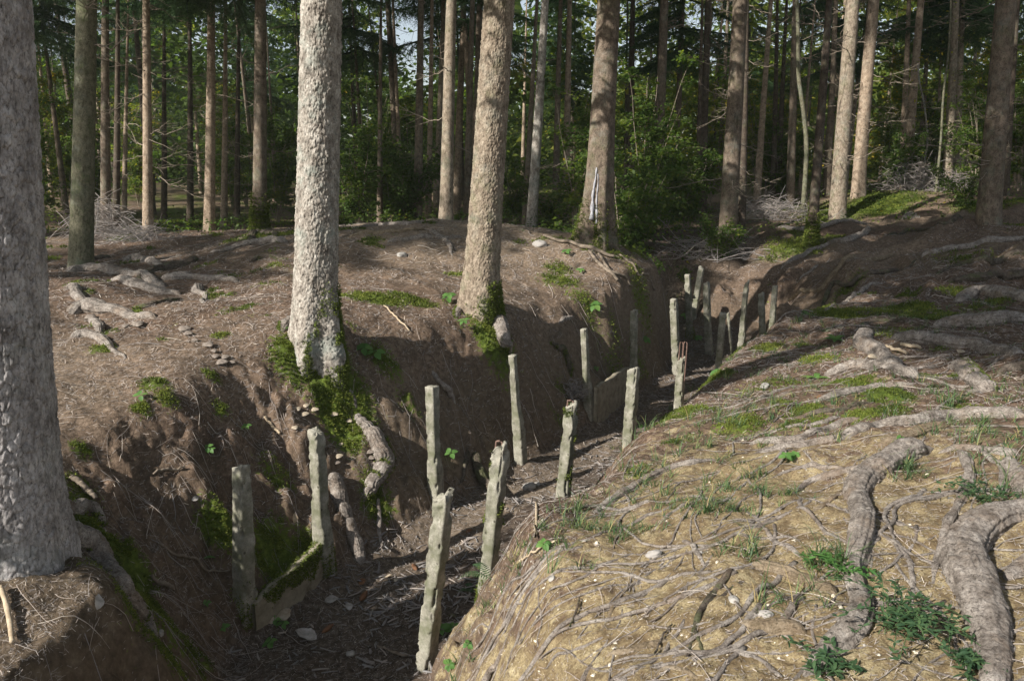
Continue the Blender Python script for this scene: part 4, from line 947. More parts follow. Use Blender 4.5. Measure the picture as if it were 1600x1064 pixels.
SHR = [shrub_mesh(500, 1.5, .9, 10, 4200, .075, .35), shrub_mesh(501, 2.2, .9, 9, 4200, .08, .42), shrub_mesh(502, 3.4, 1.2, 10, 5600, .09, .5), shrub_mesh(503, .8, .7, 9, 2600, .06, .42), shrub_mesh(504, 4.5, 1.5, 11, 6500, .095, .68)]
def shrub(label, px, Y, k, s=1.0, group='leafy bushes at the edge of the wood', name='bush'):
    X = at(px, 300, Y)[0]; r = empty(name, (X, Y, H(X, Y) - .03)); tag(r, label, 'bush', group)
    rz = random.Random(int(px)).uniform(0, 6.28)
    inst('foliage', SHR[k][0], r, rot=(0, 0, rz), scale=(s, s, s)); inst('stem', SHR[k][1], r, rot=(0, 0, rz), scale=(s, s, s))
for a in [
 ('low bush filling the gap right of the big pale trunk', 560, 17, 1, 1.0), ('bush around the lone thin reddish stem', 608, 19, 1, 1.1),
 ('dark bush between the lone reddish stem and the mound group', 632, 18, 0, 1.1), ('tall loose bush behind the lone reddish stem', 575, 24, 2, 1.1),
 ('tall bush rising behind the mound group of trunks', 640, 25, 2, 1.1), ('bush seen between the scaly tan and silvery trunks', 805, 21, 1, 1.0),
 ('small bush at the foot of the silvery trunk', 858, 18, 3, 1.2), ('bush left of the resin-streaked trunk at its knee', 888, 15.5, 3, 1.3),
 ('bush with pale upper leaves between the lighter trunk and the resin-streaked one', 898, 17, 2, .9), ('bright bush right behind the resin-streaked trunk', 985, 15.5, 1, 1.15),
 ('loose tall bush leaning over right of the resin-streaked trunk', 1005, 17, 2, 1.0), ('low bush right of the resin-streaked foot', 975, 13.6, 3, 1.2),
 ('low bush on the far brow left of the knotty bush trunk', 1012, 16.5, 3, 1.3), ('bush in front of the knotty trunk right of the resin streaks', 1040, 18, 1, 1.0),
 ('bush left of the grey-brown trunk', 1075, 19, 1, 1.1), ('small plant-like bush at the foot of the grey-brown trunk', 1130, 15.2, 3, .9),
 ('tall bush far behind the grey-brown trunk', 1110, 27, 4, 1.0), ('bush between the dark companion and warm tan trunks', 1195, 26, 2, 1.1),
 ('bush round the foot of the crooked birch', 1225, 24, 1, 1.2), ('large yellow-green bush between tan and brown trunks', 1180, 33, 4, 1.1),
 ('leafy bush filling the gap right of the brightest trunk', 1385, 26, 4, 1.0), ('lower bush right of the brightest trunk', 1400, 23.5, 1, 1.0),
 ('bush with autumn leaves left of the bent pale sapling', 1425, 27, 2, 1.1), ('bush behind the heap of dead brush', 1455, 27, 2, 1.0),
 ('bush between the twin trunks and the leaning brown one', 1525, 22, 2, .9), ('big yellow-green bush above the leaning brown trunk foot', 1535, 29, 4, 1.2),
 ('bush at the right edge behind the stout leaning trunk', 1590, 21, 2, 1.0), ('low bush on the mossy flat near the right edge', 1510, 19, 3, 1.0),
 ('dark bush between the leftmost trunk and the green-grey one', 62, 19, 2, .9), ('bush seen over the brush heap on the left', 150, 24, 2, 1.0), ('bush peeping between two dim trunks on the left', 385, 27, 2, 1.0), ('bush right of the moss-footed trunk on the left', 432, 20, 2, .9),
 ('bush behind the thin tan trunk on the left', 362, 28, 4, .9), ('deep bush left of the sunlit branchy trunk', 215, 29, 4, .9), ('yellowish bush seen left of the green-grey trunk', 98, 24, 4, 1.0)]:
    shrub(*a)
# a crooked birch, a bent sapling
def thin_tree(name, label, pts, Y, r, mat, group=None, leaf=None):
    W = np.array([at(x, y, Y) for x, y in pts]); W[0, 2] = H(W[0, 0], W[0, 1]) - .1; C = catmull(W, 60)
    root = empty(name, tuple(W[0])); tag(root, label, 'tree', group)
    V, F = tube(C - W[0], np.linspace(r, r * .55, 60), 12, 1, .12, 5, True, 8); mk('trunk', V, F, M[mat], root, attrs={'crack': np.ones(len(V))})
    if leaf:
        rs = np.random.default_rng(int(pts[0][0])); P = C[rs.integers(22, 60, leaf)] - W[0] + rs.normal(0, .35, (leaf, 3)) * [1, 1, .8]
        V, F, T = leaves(P, rs, .08, tint=np.clip(rs.normal(.75, .2, leaf), 0, 1)); mk('foliage', V, F, M['beech'], root, False, {'tint': T})
    return root
thin_tree('birch', 'pale crooked grey birch stem swaying between brown trunks', [(1257,300),(1260,240),(1256,180),(1248,120),(1247,50),(1243,-60),(1240,-160)], 21, .065, 'bark_green')
thin_tree('sapling', 'thin bent whitish sapling right of the slender sunlit trunk', [(1441,300),(1443,262),(1449,220),(1445,170),(1437,130),(1434,100)], 23.5, .035, 'bark_grey', None, 160)
thin_tree('sapling', 'thin grey-green sapling stem left of the twin brown trunks', [(1464,285),(1470,220),(1474,150),(1482,80),(1486,0),(1490,-80)], 22, .035, 'bark_green', None, 120)

# deep wood beyond: dark stems, then a mass of foliage nobody could count
rs = np.random.default_rng(77)
deep = 0
DT = []
for k in range(78):
    Y = rs.uniform(22, 44); px = rs.uniform(-30, 1640); DT.append((px, Y))
LM = [(-500,'left photo edge'),(125,'green-grey trunk'),(233,'sunlit branchy trunk'),(327,'straight knotty trunk'),(405,'moss-footed trunk'),(500,'big pale trunk'),(593,'lone reddish stem'),(697,'broad mound trunk'),(765,'scaly tan trunk'),(840,'silvery trunk'),(940,'resin-streaked trunk'),(1032,'knotty bush trunk'),(1145,'grey-brown trunk'),(1240,'crooked birch'),(1350,'brightest trunk'),(1425,'slender sunlit trunk'),(1487,'twin trunks'),(1558,'stout leaning trunk'),(5000,'right photo edge')]
DT.sort(); ORD = ['leftmost', 'second', 'third', 'fourth', 'fifth', 'sixth', 'seventh', 'eighth']; cnt = {}
for k, (px, Y) in enumerate(DT):
    X = at(px, 300, Y)[0]; i = max(j for j, (q, _) in enumerate(LM) if q <= px); cnt[i] = cnt.get(i, 0) + 1
    lab = '%s dark deep-wood trunk between %s and %s' % ((ORD + ['ninth', 'tenth', 'eleventh', 'twelfth'])[min(cnt[i] - 1, 11)], LM[i][1], LM[i + 1][1])
    tree(lab, 0, 300, 0, 0, Y, ('bark_dark', 'bark_red', 'bark_tan')[k % 3], ([CR_LOW[k % 3]] + CR_TOP + CR_TOP + CR_TOP)[k % 7], 0, 10, 0, .15, 'dark trunks deep in the wood', seed=900 + k, X=X, r=rs.uniform(.07, .13), tip=(X + rs.normal(0, .15), Y, 4.0), zs=np.r_[np.linspace(-.4, 15, 14)])
def wood_mass():
    rs = np.random.default_rng(5); P = []; S = []; T = []; BP = []; BS = []; BT = []
    for k in range(2100):
        Y = rs.uniform(34, 66); X = rs.uniform(-52, 56); zc = rs.uniform(-1.2, 15) if rs.random() < .6 else rs.uniform(-1.2, 5)
        if abs(X / Y - at(655, 60, 40)[0] / 40) < .022 and 3.5 < zc: continue
        r = rs.uniform(.8, 2.2); m = 95; q = norm(rs.normal(0, 1, (m, 3))) * (rs.uniform(.35, 1, (m, 1)) ** .5) * r * [1, 1, .7]
        P.append(q + [X, Y, zc]); base = .42 + .18 * (X > 4) - .2 * (X < -8)
        T.append(np.clip(rs.normal(base + rs.normal(0, .15), .12, m), 0, 1)); S.append(np.full(m, rs.uniform(.22, .38)))
    P = np.vstack(P); T = np.concatenate(T); S = np.concatenate(S)
    for k in range(1500):
        Y = rs.uniform(60, 84); X = rs.uniform(-72, 76); zc = rs.uniform(-1.5, 6.5) if rs.random() < .75 else rs.uniform(3, 18)
        if abs(X / Y - at(655, 60, 40)[0] / 40) < .018 and 5 < zc: continue
        r = rs.uniform(1.5, 3.2); m = 90; q = norm(rs.normal(0, 1, (m, 3))) * (rs.uniform(.2, 1, (m, 1)) ** .5) * r * [1, 1, .7]
        BP.append(q + [X, Y, zc]); BT.append(np.clip(rs.normal(.40 + rs.normal(0, .12) + .12 * (X > 4), .12, m), 0, 1)); BS.append(np.full(m, rs.uniform(.5, .8)))
    P = np.vstack([P] + BP); T = np.concatenate([T] + BT); S = np.concatenate([S] + BS)
    V, F, TT = leaves(P, rs, S, .8, T); o = mk('distant_wood', V, F, M['far_leaves'], None, False, {'tint': TT}); return stuff(o, 'far leafy wood closing the view behind the trunks, green turning yellow', 'wood')
wood_mass()
# spruces outside the frame whose crowns shade the wood, as in the photograph
off = 0
for (X, Y, c, r) in [(-15,14,'L',.2),(-10.5,15.5,'L',.17),(-19,10,'L',.2),(-14,19,'L',.2),(-20,20,'L',.2),(-16,4.5,'L',.2),(-23,14,'L',.2),(-11.3,4.6,'M',.17),
                     (16,13,'L',.2),(14,18,'M',.2),(19,20,'L',.2),(18,8,'M',.2),(-3.5,-13,'H',.2),(22,14,'L',.2)]:
    cm = {'L': CR_LOW, 'M': CR_MID, 'H': CR_HI}[c][int(abs(X)) % 2]
    off += 1; ow = ['first', 'second', 'third', 'fourth', 'fifth', 'sixth', 'seventh', 'eighth', 'ninth', 'tenth', 'eleventh', 'twelfth', 'thirteenth', 'fourteenth', 'last'][min(off - 1, 14)]
    tree('%s of the spruces out of view, standing %s the picture, %s away' % (ow, 'left of' if X < -5 else ('right of' if X > 5 else 'behind'), ['%d metres' % round(math.hypot(X, Y)), ''][0]), 0, 300, 0, 0, Y, 'bark_dark', cm, 0, 12, 0, .15, 'spruces around the clearing', seed=int(950 + X), X=X, r=r, tip=(X, Y, 4.0), zs=np.r_[np.linspace(-.4, 15, 14)])

r = empty('bush', (-3.7, 2.9, H(-3.7, 2.9))); tag(r, 'unseen bush added outside the left edge to shade the foot of the leftmost trunk', 'bush'); inst('foliage', SHR[1][0], r, scale=(.85, .85, .8)); inst('stem', SHR[1][1], r, scale=(.85, .85, .8))  # unseen bush added to keep sun off the first post and trunk foot
# ------------------------------------------------------------------ ground cover nobody could count
rs = np.random.default_rng(99)
def polar(n, r0, r1, ang=46, pw=1.0):
    r = r0 * (r1 / r0) ** (rs.uniform(0, 1, n) ** pw); a = np.radians(rs.uniform(-ang, ang, n)); return r * np.sin(a), r * np.cos(a), r
def zones(x, y):
    z, b, d, hw, fl, sl, side, tt = terrain(x, y, True)
    right = side < 0; floor = (d < hw + .05) & (tt > 0); wall = (b - z > .15) & ~floor
    n = fbm(x * .9, y * .9, s=81, o=3); clay = right & (np.hypot(x * .7, y) + n * 1.2 < 5.0) & ~floor
    return z, right, floor, wall, clay, tt, d - hw
def normals(x, y, e=.04):
    gx = (terrain(x + e, y) - terrain(x - e, y)) / (2 * e); gy = (terrain(x, y + e) - terrain(x, y - e)) / (2 * e)
    return norm(np.stack([-gx, -gy, np.ones_like(gx)], 1)), gx, gy
def flakes(x, y, z, N, L, W, lift, spread=.25):
    n = len(x); a = rs.uniform(0, 2 * np.pi, n); d = np.stack([np.cos(a), np.sin(a), 0 * a], 1)
    d = norm(d - N * (d * N).sum(1, keepdims=True) + rs.normal(0, spread, (n, 3)) * [.3, .3, 1]); s = norm(np.cross(N + rs.normal(0, .35, (n, 3)), d))
    C = np.stack([x, y, z + lift], 1); L = L[:, None]; W = W[:, None]
    V = np.stack([C - d * L / 2 - s * W / 2, C - d * L / 2 + s * W / 2, C + d * L / 2 + s * W / 2 * .6, C + d * L / 2 - s * W / 2 * .6], 1)
    return V.reshape(-1, 3), np.arange(4 * n).reshape(-1, 4)
x, y, r = polar(230000, 1.7, 17, 46)
z, right, floor, wall, clay, tt, dd = zones(x, y)
dens = fbm(x * 1.4, y * 1.4, s=7, o=3)
keep = np.where(clay, rs.random(len(x)) < .26 + .45 * (dens > .05), np.where(floor, rs.random(len(x)) < .8, np.where(wall, rs.random(len(x)) < .5 + dens, rs.random(len(x)) < .85 + dens)))
x, y, z, r, floor, wall, clay = [a[keep] for a in (x, y, z, r, floor, wall, clay)]
N, gx, gy = normals(x, y); n = len(x)
sz = np.clip(r / 5, .75, 2.2)
L = rs.uniform(.012, .038, n) * sz; W = rs.uniform(.0016, .0036, n) * sz
V, F = flakes(x, y, z, N, L, W, rs.uniform(.003, .013, n))
T = np.clip(rs.normal(.46, .22, n) + (rs.random(n) < .06) * .45 - floor * .12 - wall * .05, 0, 1)
stuff(mk('needle_litter', V, F, M['litter'], None, False, {'tint': np.repeat(T, 4)}), 'brown spruce needles and bark crumbs covering the soil', 'litter')
# chips and broken sticks on the trench floor
x, y, r = polar(60000, 3.0, 14, 40); z, right, floor, wall, clay, tt, dd = zones(x, y); k = floor & (rs.random(len(x)) < np.clip(.2 + fbm(x * 2, y * 2, s=8, o=2), 0.05, 1)); x, y, z = x[k], y[k], z[k]
acc = Acc(); m = min(len(x), 1500)
for i in range(m):
    Ls = rs.uniform(.02, .11) * (1 if rs.random() < .8 else 1.8); w = rs.uniform(.003, .0085); a = rs.uniform(0, 6.28); d = np.array([math.cos(a), math.sin(a), rs.normal(0, .12)]); sd = np.array([-math.sin(a), math.cos(a), 0]); c = np.array([x[i], y[i], z[i] + w * 1.4])
    bnd = rs.normal(0, .06) * Ls
    P = np.stack([c - d * Ls / 2, c + sd * bnd, c + d * Ls / 2]); R = np.array([w, w * 1.1, w * .7]); V, F = tube(P, R, 5, .6); acc.add(V, F, np.clip(rs.normal(.22, .17), 0, 1))
stuff(acc.obj('bark_chips', M['litter'], smooth=False), 'loose bark chips and broken sticks strewn over the trench floor', 'litter')
# thin twigs on the banks
x, y, r = polar(1500, 2.2, 14, 44); z, right, floor, wall, clay, tt, dd = zones(x, y); acc = Acc()
for i in range(len(x)):
    if floor[i] or (clay[i] and rs.random() < .65): continue
    Ls = rs.uniform(.08, .38); a = rs.uniform(0, 6.28); q = np.linspace(-.5, .5, 6); cv = rs.normal(0, .25)
    X = x[i] + math.cos(a) * q * Ls - math.sin(a) * q * q * Ls * cv; Y = y[i] + math.sin(a) * q * Ls + math.cos(a) * q * q * Ls * cv
    w = rs.uniform(.001, .0026) * max(.8, r[i] / 6); P = np.c_[X, Y, terrain(X, Y) + w + .004 + rs.uniform(0, .012)]
    V, F = tube(P, np.linspace(w, w * .5, 6), 4, caps=False); acc.add(V, F, np.clip(rs.normal(.62, .22), 0, 1))
stuff(acc.obj('twig_litter', M['litter']), 'thin dry twigs lying on both banks', 'litter')
# hair roots hanging down the slopes
def downhill(x0, y0, n, step, wander, rs):
    X = np.zeros((n, len(x0))); Y = X.copy(); x, y = x0.copy(), y0.copy(); wx = rs.normal(0, 1, len(x0)); wy = rs.normal(0, 1, len(x0))
    for i in range(n):
        X[i], Y[i] = x, y; e = .10
        gx = (terrain(x + e, y) - terrain(x - e, y)); gy = (terrain(x, y + e) - terrain(x, y - e)); g = np.hypot(gx, gy) + 1e-6
        wx += rs.normal(0, .5, len(x0)); wy += rs.normal(0, .5, len(x0))
        dx, dy = -gx / g + wx * wander, -gy / g + wy * wander; q = np.hypot(dx, dy) + 1e-6
        x = x + dx / q * step; y = y + dy / q * step
    return X, Y
x, y, r = polar(9000, 2.6, 14, 40); z, right, floor, wall, clay, tt, dd = zones(x, y)
k = (~floor) & (((~right) & wall & (rs.random(len(x)) < .20)) | (right & (y < 6) & (rs.random(len(x)) < .012)) | (right & (y > 10) & (rs.random(len(x)) < .10))); x, y, r, clay = x[k], y[k], r[k], clay[k]
st = rs.uniform(.025, .07, len(x)); X, Y = downhill(x, y, 12, st, .35, rs); Z = terrain(X.ravel(), Y.ravel()).reshape(X.shape); acc = Acc()
for i in range(len(x)):
    w = rs.uniform(.001, .0032) * max(.8, r[i] / 9) * (.55 if clay[i] else 1); P = np.c_[X[:, i], Y[:, i], Z[:, i] + w + rs.uniform(0, .02) * np.sin(np.linspace(0, 3.1, 12))]
    V, F = tube(P, np.linspace(w, w * .4, 12), 4, caps=False); acc.add(V, F, np.clip(rs.normal(.42, .2), 0, 1))
stuff(acc.obj('hair_roots', M['litter']), 'fine bare rootlets hanging down the washed soil slopes', 'roots')
# the web of finer roots over the right bank
x, y, r = polar(2600, 2.2, 9.5, 40); z, right, floor, wall, clay, tt, dd = zones(x, y); k = np.where(right & ~floor & (x > .1))[0][:210]; acc = Acc()
for i in k:
    a = math.radians(rs.normal(205, 28)); n_ = 16; st = rs.uniform(.03, .075); X = [x[i]]; Y = [y[i]]
    for q in range(n_ - 1): a += rs.normal(0, .17); X.append(X[-1] + math.cos(a) * st); Y.append(Y[-1] + math.sin(a) * st)
    X = np.array(X); Y = np.array(Y); w = rs.uniform(.0035, .0095) * (1.7 if rs.random() < .2 else 1); R = np.linspace(w, w * .35, n_); C = np.c_[X, Y, terrain(X, Y) + R * .35 + .006 * np.sin(np.linspace(-.6, 3.6, n_))]
    C2 = catmull(C, 40); V, F = tube(C2, np.interp(np.linspace(0, 1, 40), np.linspace(0, 1, n_), R), 8, .85, .3, int(i), True, 60); acc.add(V, F)
stuff(acc.obj('root_web', M['root']), 'web of thin grey-brown roots lying over the right bank between the big roots', 'roots')
# pebbles in the clay
x, y, r = polar(9000, 1.9, 9, 44); z, right, floor, wall, clay, tt, dd = zones(x, y); k = (clay & (rs.random(len(x)) < .42)) | (floor & (rs.random(len(x)) < .06)); x, y, z, r = x[k], y[k], z[k], r[k]
n = len(x); oct_ = np.array([[1,0,0],[0,1,0],[-1,0,0],[0,-1,0],[0,0,1],[0,0,-1],[.6,.6,.5],[-.6,.6,.4],[-.6,-.6,.5],[.6,-.6,.45]], float)[:6]
fo = np.array([[0,1,4],[1,2,4],[2,3,4],[3,0,4],[1,0,5],[2,1,5],[3,2,5],[0,3,5]])
s = np.clip(rs.lognormal(-5.25, .5, n), .0025, .018)[:, None, None]; V = (oct_[None] * (1 + rs.normal(0, .22, (n, 6, 3))) * [1, .8, .6]) * s; a = rs.uniform(0, 6.28, n); ca, sa = np.cos(a)[:, None], np.sin(a)[:, None]
V = np.stack([V[..., 0] * ca - V[..., 1] * sa, V[..., 0] * sa + V[..., 1] * ca, V[..., 2]], -1) + np.stack([x, y, z], 1)[:, None]
F = (fo[None] + (np.arange(n) * 6)[:, None, None]).reshape(-1, 3)
M['pebble'] = mat_simple('pebbles', [(.3, (.7, .7, .7)), (.7, (1, 1, 1))], 40, 0, 0, .9, tint=[(0, (.13, .10, .07)), (.5, (.36, .28, .16)), (1, (.62, .54, .38))])
stuff(mk('pebbles', V.reshape(-1, 3), F, M['pebble'], None, False, {'tint': np.repeat(np.clip(rs.normal(.55, .28, n), 0, 1), 6)}), 'small yellow pebbles washed out of the clay', 'pebbles')
# moss cushions over the mossy ground
gx_, gy_, gz_, gm = GX[0], GX[1], GX[2], GX[3]
w = np.clip(gm - .36, 0, .5) * (gy_ > 1.5) * (np.abs(gx_) < gy_ * .85 + .5) * (gy_ < 26) * (np.hypot(gx_, gy_) ** .0)
w = w * (fbm(gx_ * 14, gy_ * 14, s=13, o=2) > -.2)
k = rs.choice(len(gx_), 85000, p=w / w.sum()); Nn, _, _ = normals(gx_[k], gy_[k]); rr = np.hypot(gx_[k], gy_[k])
P = np.stack([gx_[k], gy_[k], gz_[k]], 1); V, F, T = tufts(P, Nn, rs, .013, 3)
C = np.repeat(P, 9, 0); sc = np.repeat(np.clip(rr / 7, .7, 2.5), 9)[:, None]; V = C + (V - C) * sc
pat = np.repeat(fbm(P[:, 0] * 3, P[:, 1] * 3, s=17, o=2), 9) * .5
stuff(mk('moss', V, F, M['moss'], None, False, {'tint': np.clip(T + pat, 0, 1)}), 'green moss cushions on soil, brows and root edges', 'moss')

# grass on the right bank
def blades(B, rs, n_per, L, w, spread=.5, droop=.6, tint=.45):
    idx = np.repeat(np.arange(len(B)), n_per); m = len(idx); a = rs.uniform(0, 6.28, m); lean = rs.uniform(.1, 1, m) * spread
    d = np.stack([np.cos(a), np.sin(a), 0 * a], 1); side = np.stack([-np.sin(a), np.cos(a), 0 * a], 1)
    ln = (L[idx] * rs.uniform(.45, 1.15, m))[:, None]; b = B[idx] + rs.normal(0, .012, (m, 3)) * [1, 1, 0]; V = []
    for j, t in enumerate((0, .35, .7, 1.0)):
        c = b + d * ln * (lean[:, None] * t + droop * .35 * t ** 2) + np.array([0, 0, 1.0]) * ln * (t * (1 - .25 * lean[:, None]) - droop * .55 * t ** 2.2)
        ww = w * (1 - t * .85); V += [c - side * ww, c + side * ww]
    V = np.stack(V, 1).reshape(-1, 3); o = (np.arange(m) * 8)[:, None]
    F = np.concatenate([np.stack([o[:, 0] + 2 * j, o[:, 0] + 2 * j + 1, o[:, 0] + 2 * j + 3, o[:, 0] + 2 * j + 2], 1) for j in range(3)])
    T = np.clip(rs.normal(tint, .16, m) + (rs.random(m) < .14) * .4, 0, 1)
    return V, F, np.repeat(T, 8)
GC = [(1000,765),(960,790),(1030,745),(990,735),(1050,720),(975,700),(940,810),(1100,700),(1120,660),(1140,665),(1165,650),(1180,745),(1100,790),(1180,800),(1050,770),(1125,720),(1160,735),(1215,690),(1300,690),(1200,690),
 (1410,735),(1395,730),(1425,738),(1480,625),(1470,610),(1500,630),(1385,645),(1390,655),(1550,665),(1470,675),(1240,655),(1290,635),(1230,640),(1140,620),(1090,650),(1070,690),(1170,620),(1200,650),(1260,500),(1300,505),(1350,490),(1240,510),
 (1170,865),(1165,862),(1310,885),(1310,870),(1295,880),(1570,790),(1590,790),(1550,775),(1535,690),(1515,700),(1480,500),(1500,505),(1550,505),(1370,490),(1385,480),(1300,555),(1210,560),(1180,590),(890,820),(870,800),(1430,650),(1540,480),(1590,500),(1340,630),
 (900,890),(880,860),(965,840),(1290,890),(1275,945),(1210,960),(1190,955),(1560,730),(1570,740),(1110,760),(1195,765),(1130,590),(1085,610),(1050,640),(1020,670),(990,695),(1000,680)]
B = []; L = []
for (px, py) in GC:
    p = hit(px, py)
    for q in range(rs.integers(2, 5)): B.append([p[0] + rs.normal(0, .06), p[1] + rs.normal(0, .06), 0]); L.append(rs.uniform(.07, .17))
x, y, r = polar(5200, 3.2, 12, 40); z, right, floor, wall, clay, tt, dd = zones(x, y); dn = fbm(x * 1.2, y * 1.2, s=19, o=3)
k = right & ~floor & (dn > -.05) & (y > 3.4) & (y < 9.5); 
for i in np.where(k)[0]: B.append([x[i], y[i], 0]); L.append(rs.uniform(.03, .09))
B = np.array(B); B[:, 2] = Hs(B) - .004
V, F, T = blades(B, rs, 9, np.array(L) * 1.25, .0026, .7, .8)
stuff(mk('grass', V, F, M['grass'], None, False, {'tint': T}), 'sparse thin grass blades on the brow and top of the right bank', 'grass')
# low herbs on the floor of the wood
x, y, r = polar(40000, 12, 30, 40); k = (fbm(x * .5, y * .5, s=23, o=3) > .0) & (((y > 15.5) & (x < 2)) | (y > 17.5) | ((x > .8) & (x < 3.6) & (y > 13.5))) ; x, y = x[k][:9000], y[k][:9000]; z = terrain(x, y)
V, F, T = leaves(np.stack([x, y, z + rs.uniform(.02, .28, len(x))], 1), rs, .07, .5, np.clip(rs.normal(.4, .2, len(x)), 0, 1))
stuff(mk('ground_herbs', V, F, M['beech'], None, False, {'tint': T}), 'low leafy herbs covering the floor of the wood behind the banks', 'ground cover')

# ------------------------------------------------------------------ countable small things
def leaf_blade(c, d, up, L, W, ser=.0, k=9, fold=.25, bend=.25):
    """a pointed oval leaf with a folded midrib"""
    s = norm(np.cross(d, up)); t = np.linspace(0, 1, k); w = W * np.sin(np.pi * t ** .8) ** .8 * (1 + ser * (np.arange(k) % 2)); w[0] = W * .04; w[-1] = 0.001
    mid = c + d * (t * L)[:, None] - up * (bend * L * t ** 2)[:, None]
    V = np.concatenate([mid - s * w[:, None] + up * (fold * w)[:, None], mid, mid + s * w[:, None] + up * (fold * w)[:, None]])
    j = np.arange(k - 1); F = np.r_[np.c_[j, j + 1, k + j + 1, k + j], np.c_[k + j, k + j + 1, 2 * k + j + 1, 2 * k + j]]
    return V, F
def plant(label, px, py, n=5, L=.05, h=.08, kind='palm', mat='fresh', tb=.5, name='seedling', cat='plant', group='young plants on soil', W=.36):
    rp = np.random.default_rng(int(px * 3 + py)); p = hit(px, py); N, _, _ = normals(p[:1], p[1:2]); p[2] = H(p[0], p[1])
    r = empty(name, tuple(p)); tag(r, label, cat, group); la = Acc(); sa = Acc()
    lean = norm(N[0] * .5 + np.array([-.15, -.35, .8])) * h
    if kind == 'palm':
        nst = max(1, n // 4)
        for sidx in range(nst):
            e = lean * rp.uniform(.6, 1.1) + rp.normal(0, h * .35, 3) * [1, 1, .3]; P = np.linspace(0, 1, 6)[:, None] * e; V, F = tube(P, .0014, 5, caps=False); sa.add(V, F)
            m = max(3, n // nst)
            for i in range(m):
                a = i / m * 6.28 + rp.uniform(0, .6); d = norm(np.array([math.cos(a), math.sin(a), .1 + rp.normal(0, .12)])); up = norm(np.array([-.1, -.45, 1]) + rp.normal(0, .15, 3)); d = norm(d - up * d.dot(up))
                l = L * rp.uniform(.75, 1.15); V, F = tube(np.array([e, e + d * l * .15]), .001, 4, caps=False); sa.add(V, F); V, F = leaf_blade(e + d * l * .15, d, up, l, l * W, .12); la.add(V, F, np.clip(rp.normal(tb, .12), 0, 1))
    elif kind == 'rosette':
        for i in range(n):
            a = i * 2.4 + rp.uniform(0, .3); d = norm(np.array([math.cos(a), math.sin(a), rp.uniform(.25, .9)])); up = norm(np.array([-d[0] * .6, -d[1] * .6, 1.0])); V, F = leaf_blade(np.zeros(3), d, up, L * rp.uniform(.7, 1.2), L * W * .6, .1, bend=.5); la.add(V, F, np.clip(rp.normal(tb, .12), 0, 1))
        sa.add(*tube(np.array([[0, 0, -.01], [0, 0, .01]]), .003, 6))
    elif kind == 'fern':
        for i in range(n):
            a = rp.uniform(0, 6.28) if n > 2 else (2.2 + i); d = norm(np.array([math.cos(a), math.sin(a) , .7])); t = np.linspace(0, 1, 16); P = d * (t * h)[:, None] - np.array([0, 0, 1]) * (t ** 2.4 * h * .55)[:, None]; V, F = tube(P, np.linspace(.0016, .0006, 16), 4, caps=False); sa.add(V, F)
            sd = norm(np.cross(d, [0, 0, 1]))
            for j in range(2, 16):
                for sg in (1, -1):
                    l = L * math.sin(math.pi * (t[j] * .85 + .12)); dd = norm(sd * sg + d * .4 + np.array([0, 0, -.12])); V, F = leaf_blade(P[j], dd, norm(np.array([0, -.3, 1.0])), l, l * .11, .1, 7); la.add(V, F, np.clip(rp.normal(tb, .1), 0, 1))
    elif kind == 'tuft':
        B = np.zeros((4, 3)) + rp.normal(0, .012, (4, 3)) * [1, 1, 0]; V, F, T = blades(B, rp, n, np.full(4, h), .0028, .7, .8, tb); la.add(V, F, T); sa.add(*tube(np.array([[0, 0, -.01], [0, 0, .006]]), .004, 6))
    elif kind == 'weed':
        for i in range(n):
            a = rp.uniform(0, 6.28); rad = h * rp.uniform(.3, 1.2); e = np.array([math.cos(a) * rad, math.sin(a) * rad, rp.uniform(.2, .7) * h * .6]); q = np.linspace(0, 1, 7)[:, None]; P = q * e + np.c_[0 * q, 0 * q, .25 * h * np.sin(q * 3.1)] + np.array([rp.normal(0, .03), rp.normal(0, .03), 0]); V, F = tube(P, .0013, 4, caps=False); sa.add(V, F)
            for j in range(1, 7):
                for sg in (0, 1, 2):
                    b = rp.uniform(0, 6.28); d = norm(np.array([math.cos(b), math.sin(b), rp.uniform(0, .8)])); V, F = leaf_blade(P[j], d, norm(np.array([rp.normal(0, .3), rp.normal(0, .3), 1])), L * rp.uniform(.5, 1.1), L * .13, .0, 5); la.add(V, F, np.clip(rp.normal(tb, .15), 0, 1))
    la.obj('leaf' if n == 1 else 'leaves', M[mat], r, False); sa.obj('stem', M['fresh'] if mat != 'grass' else M['grass'], r)
    return r
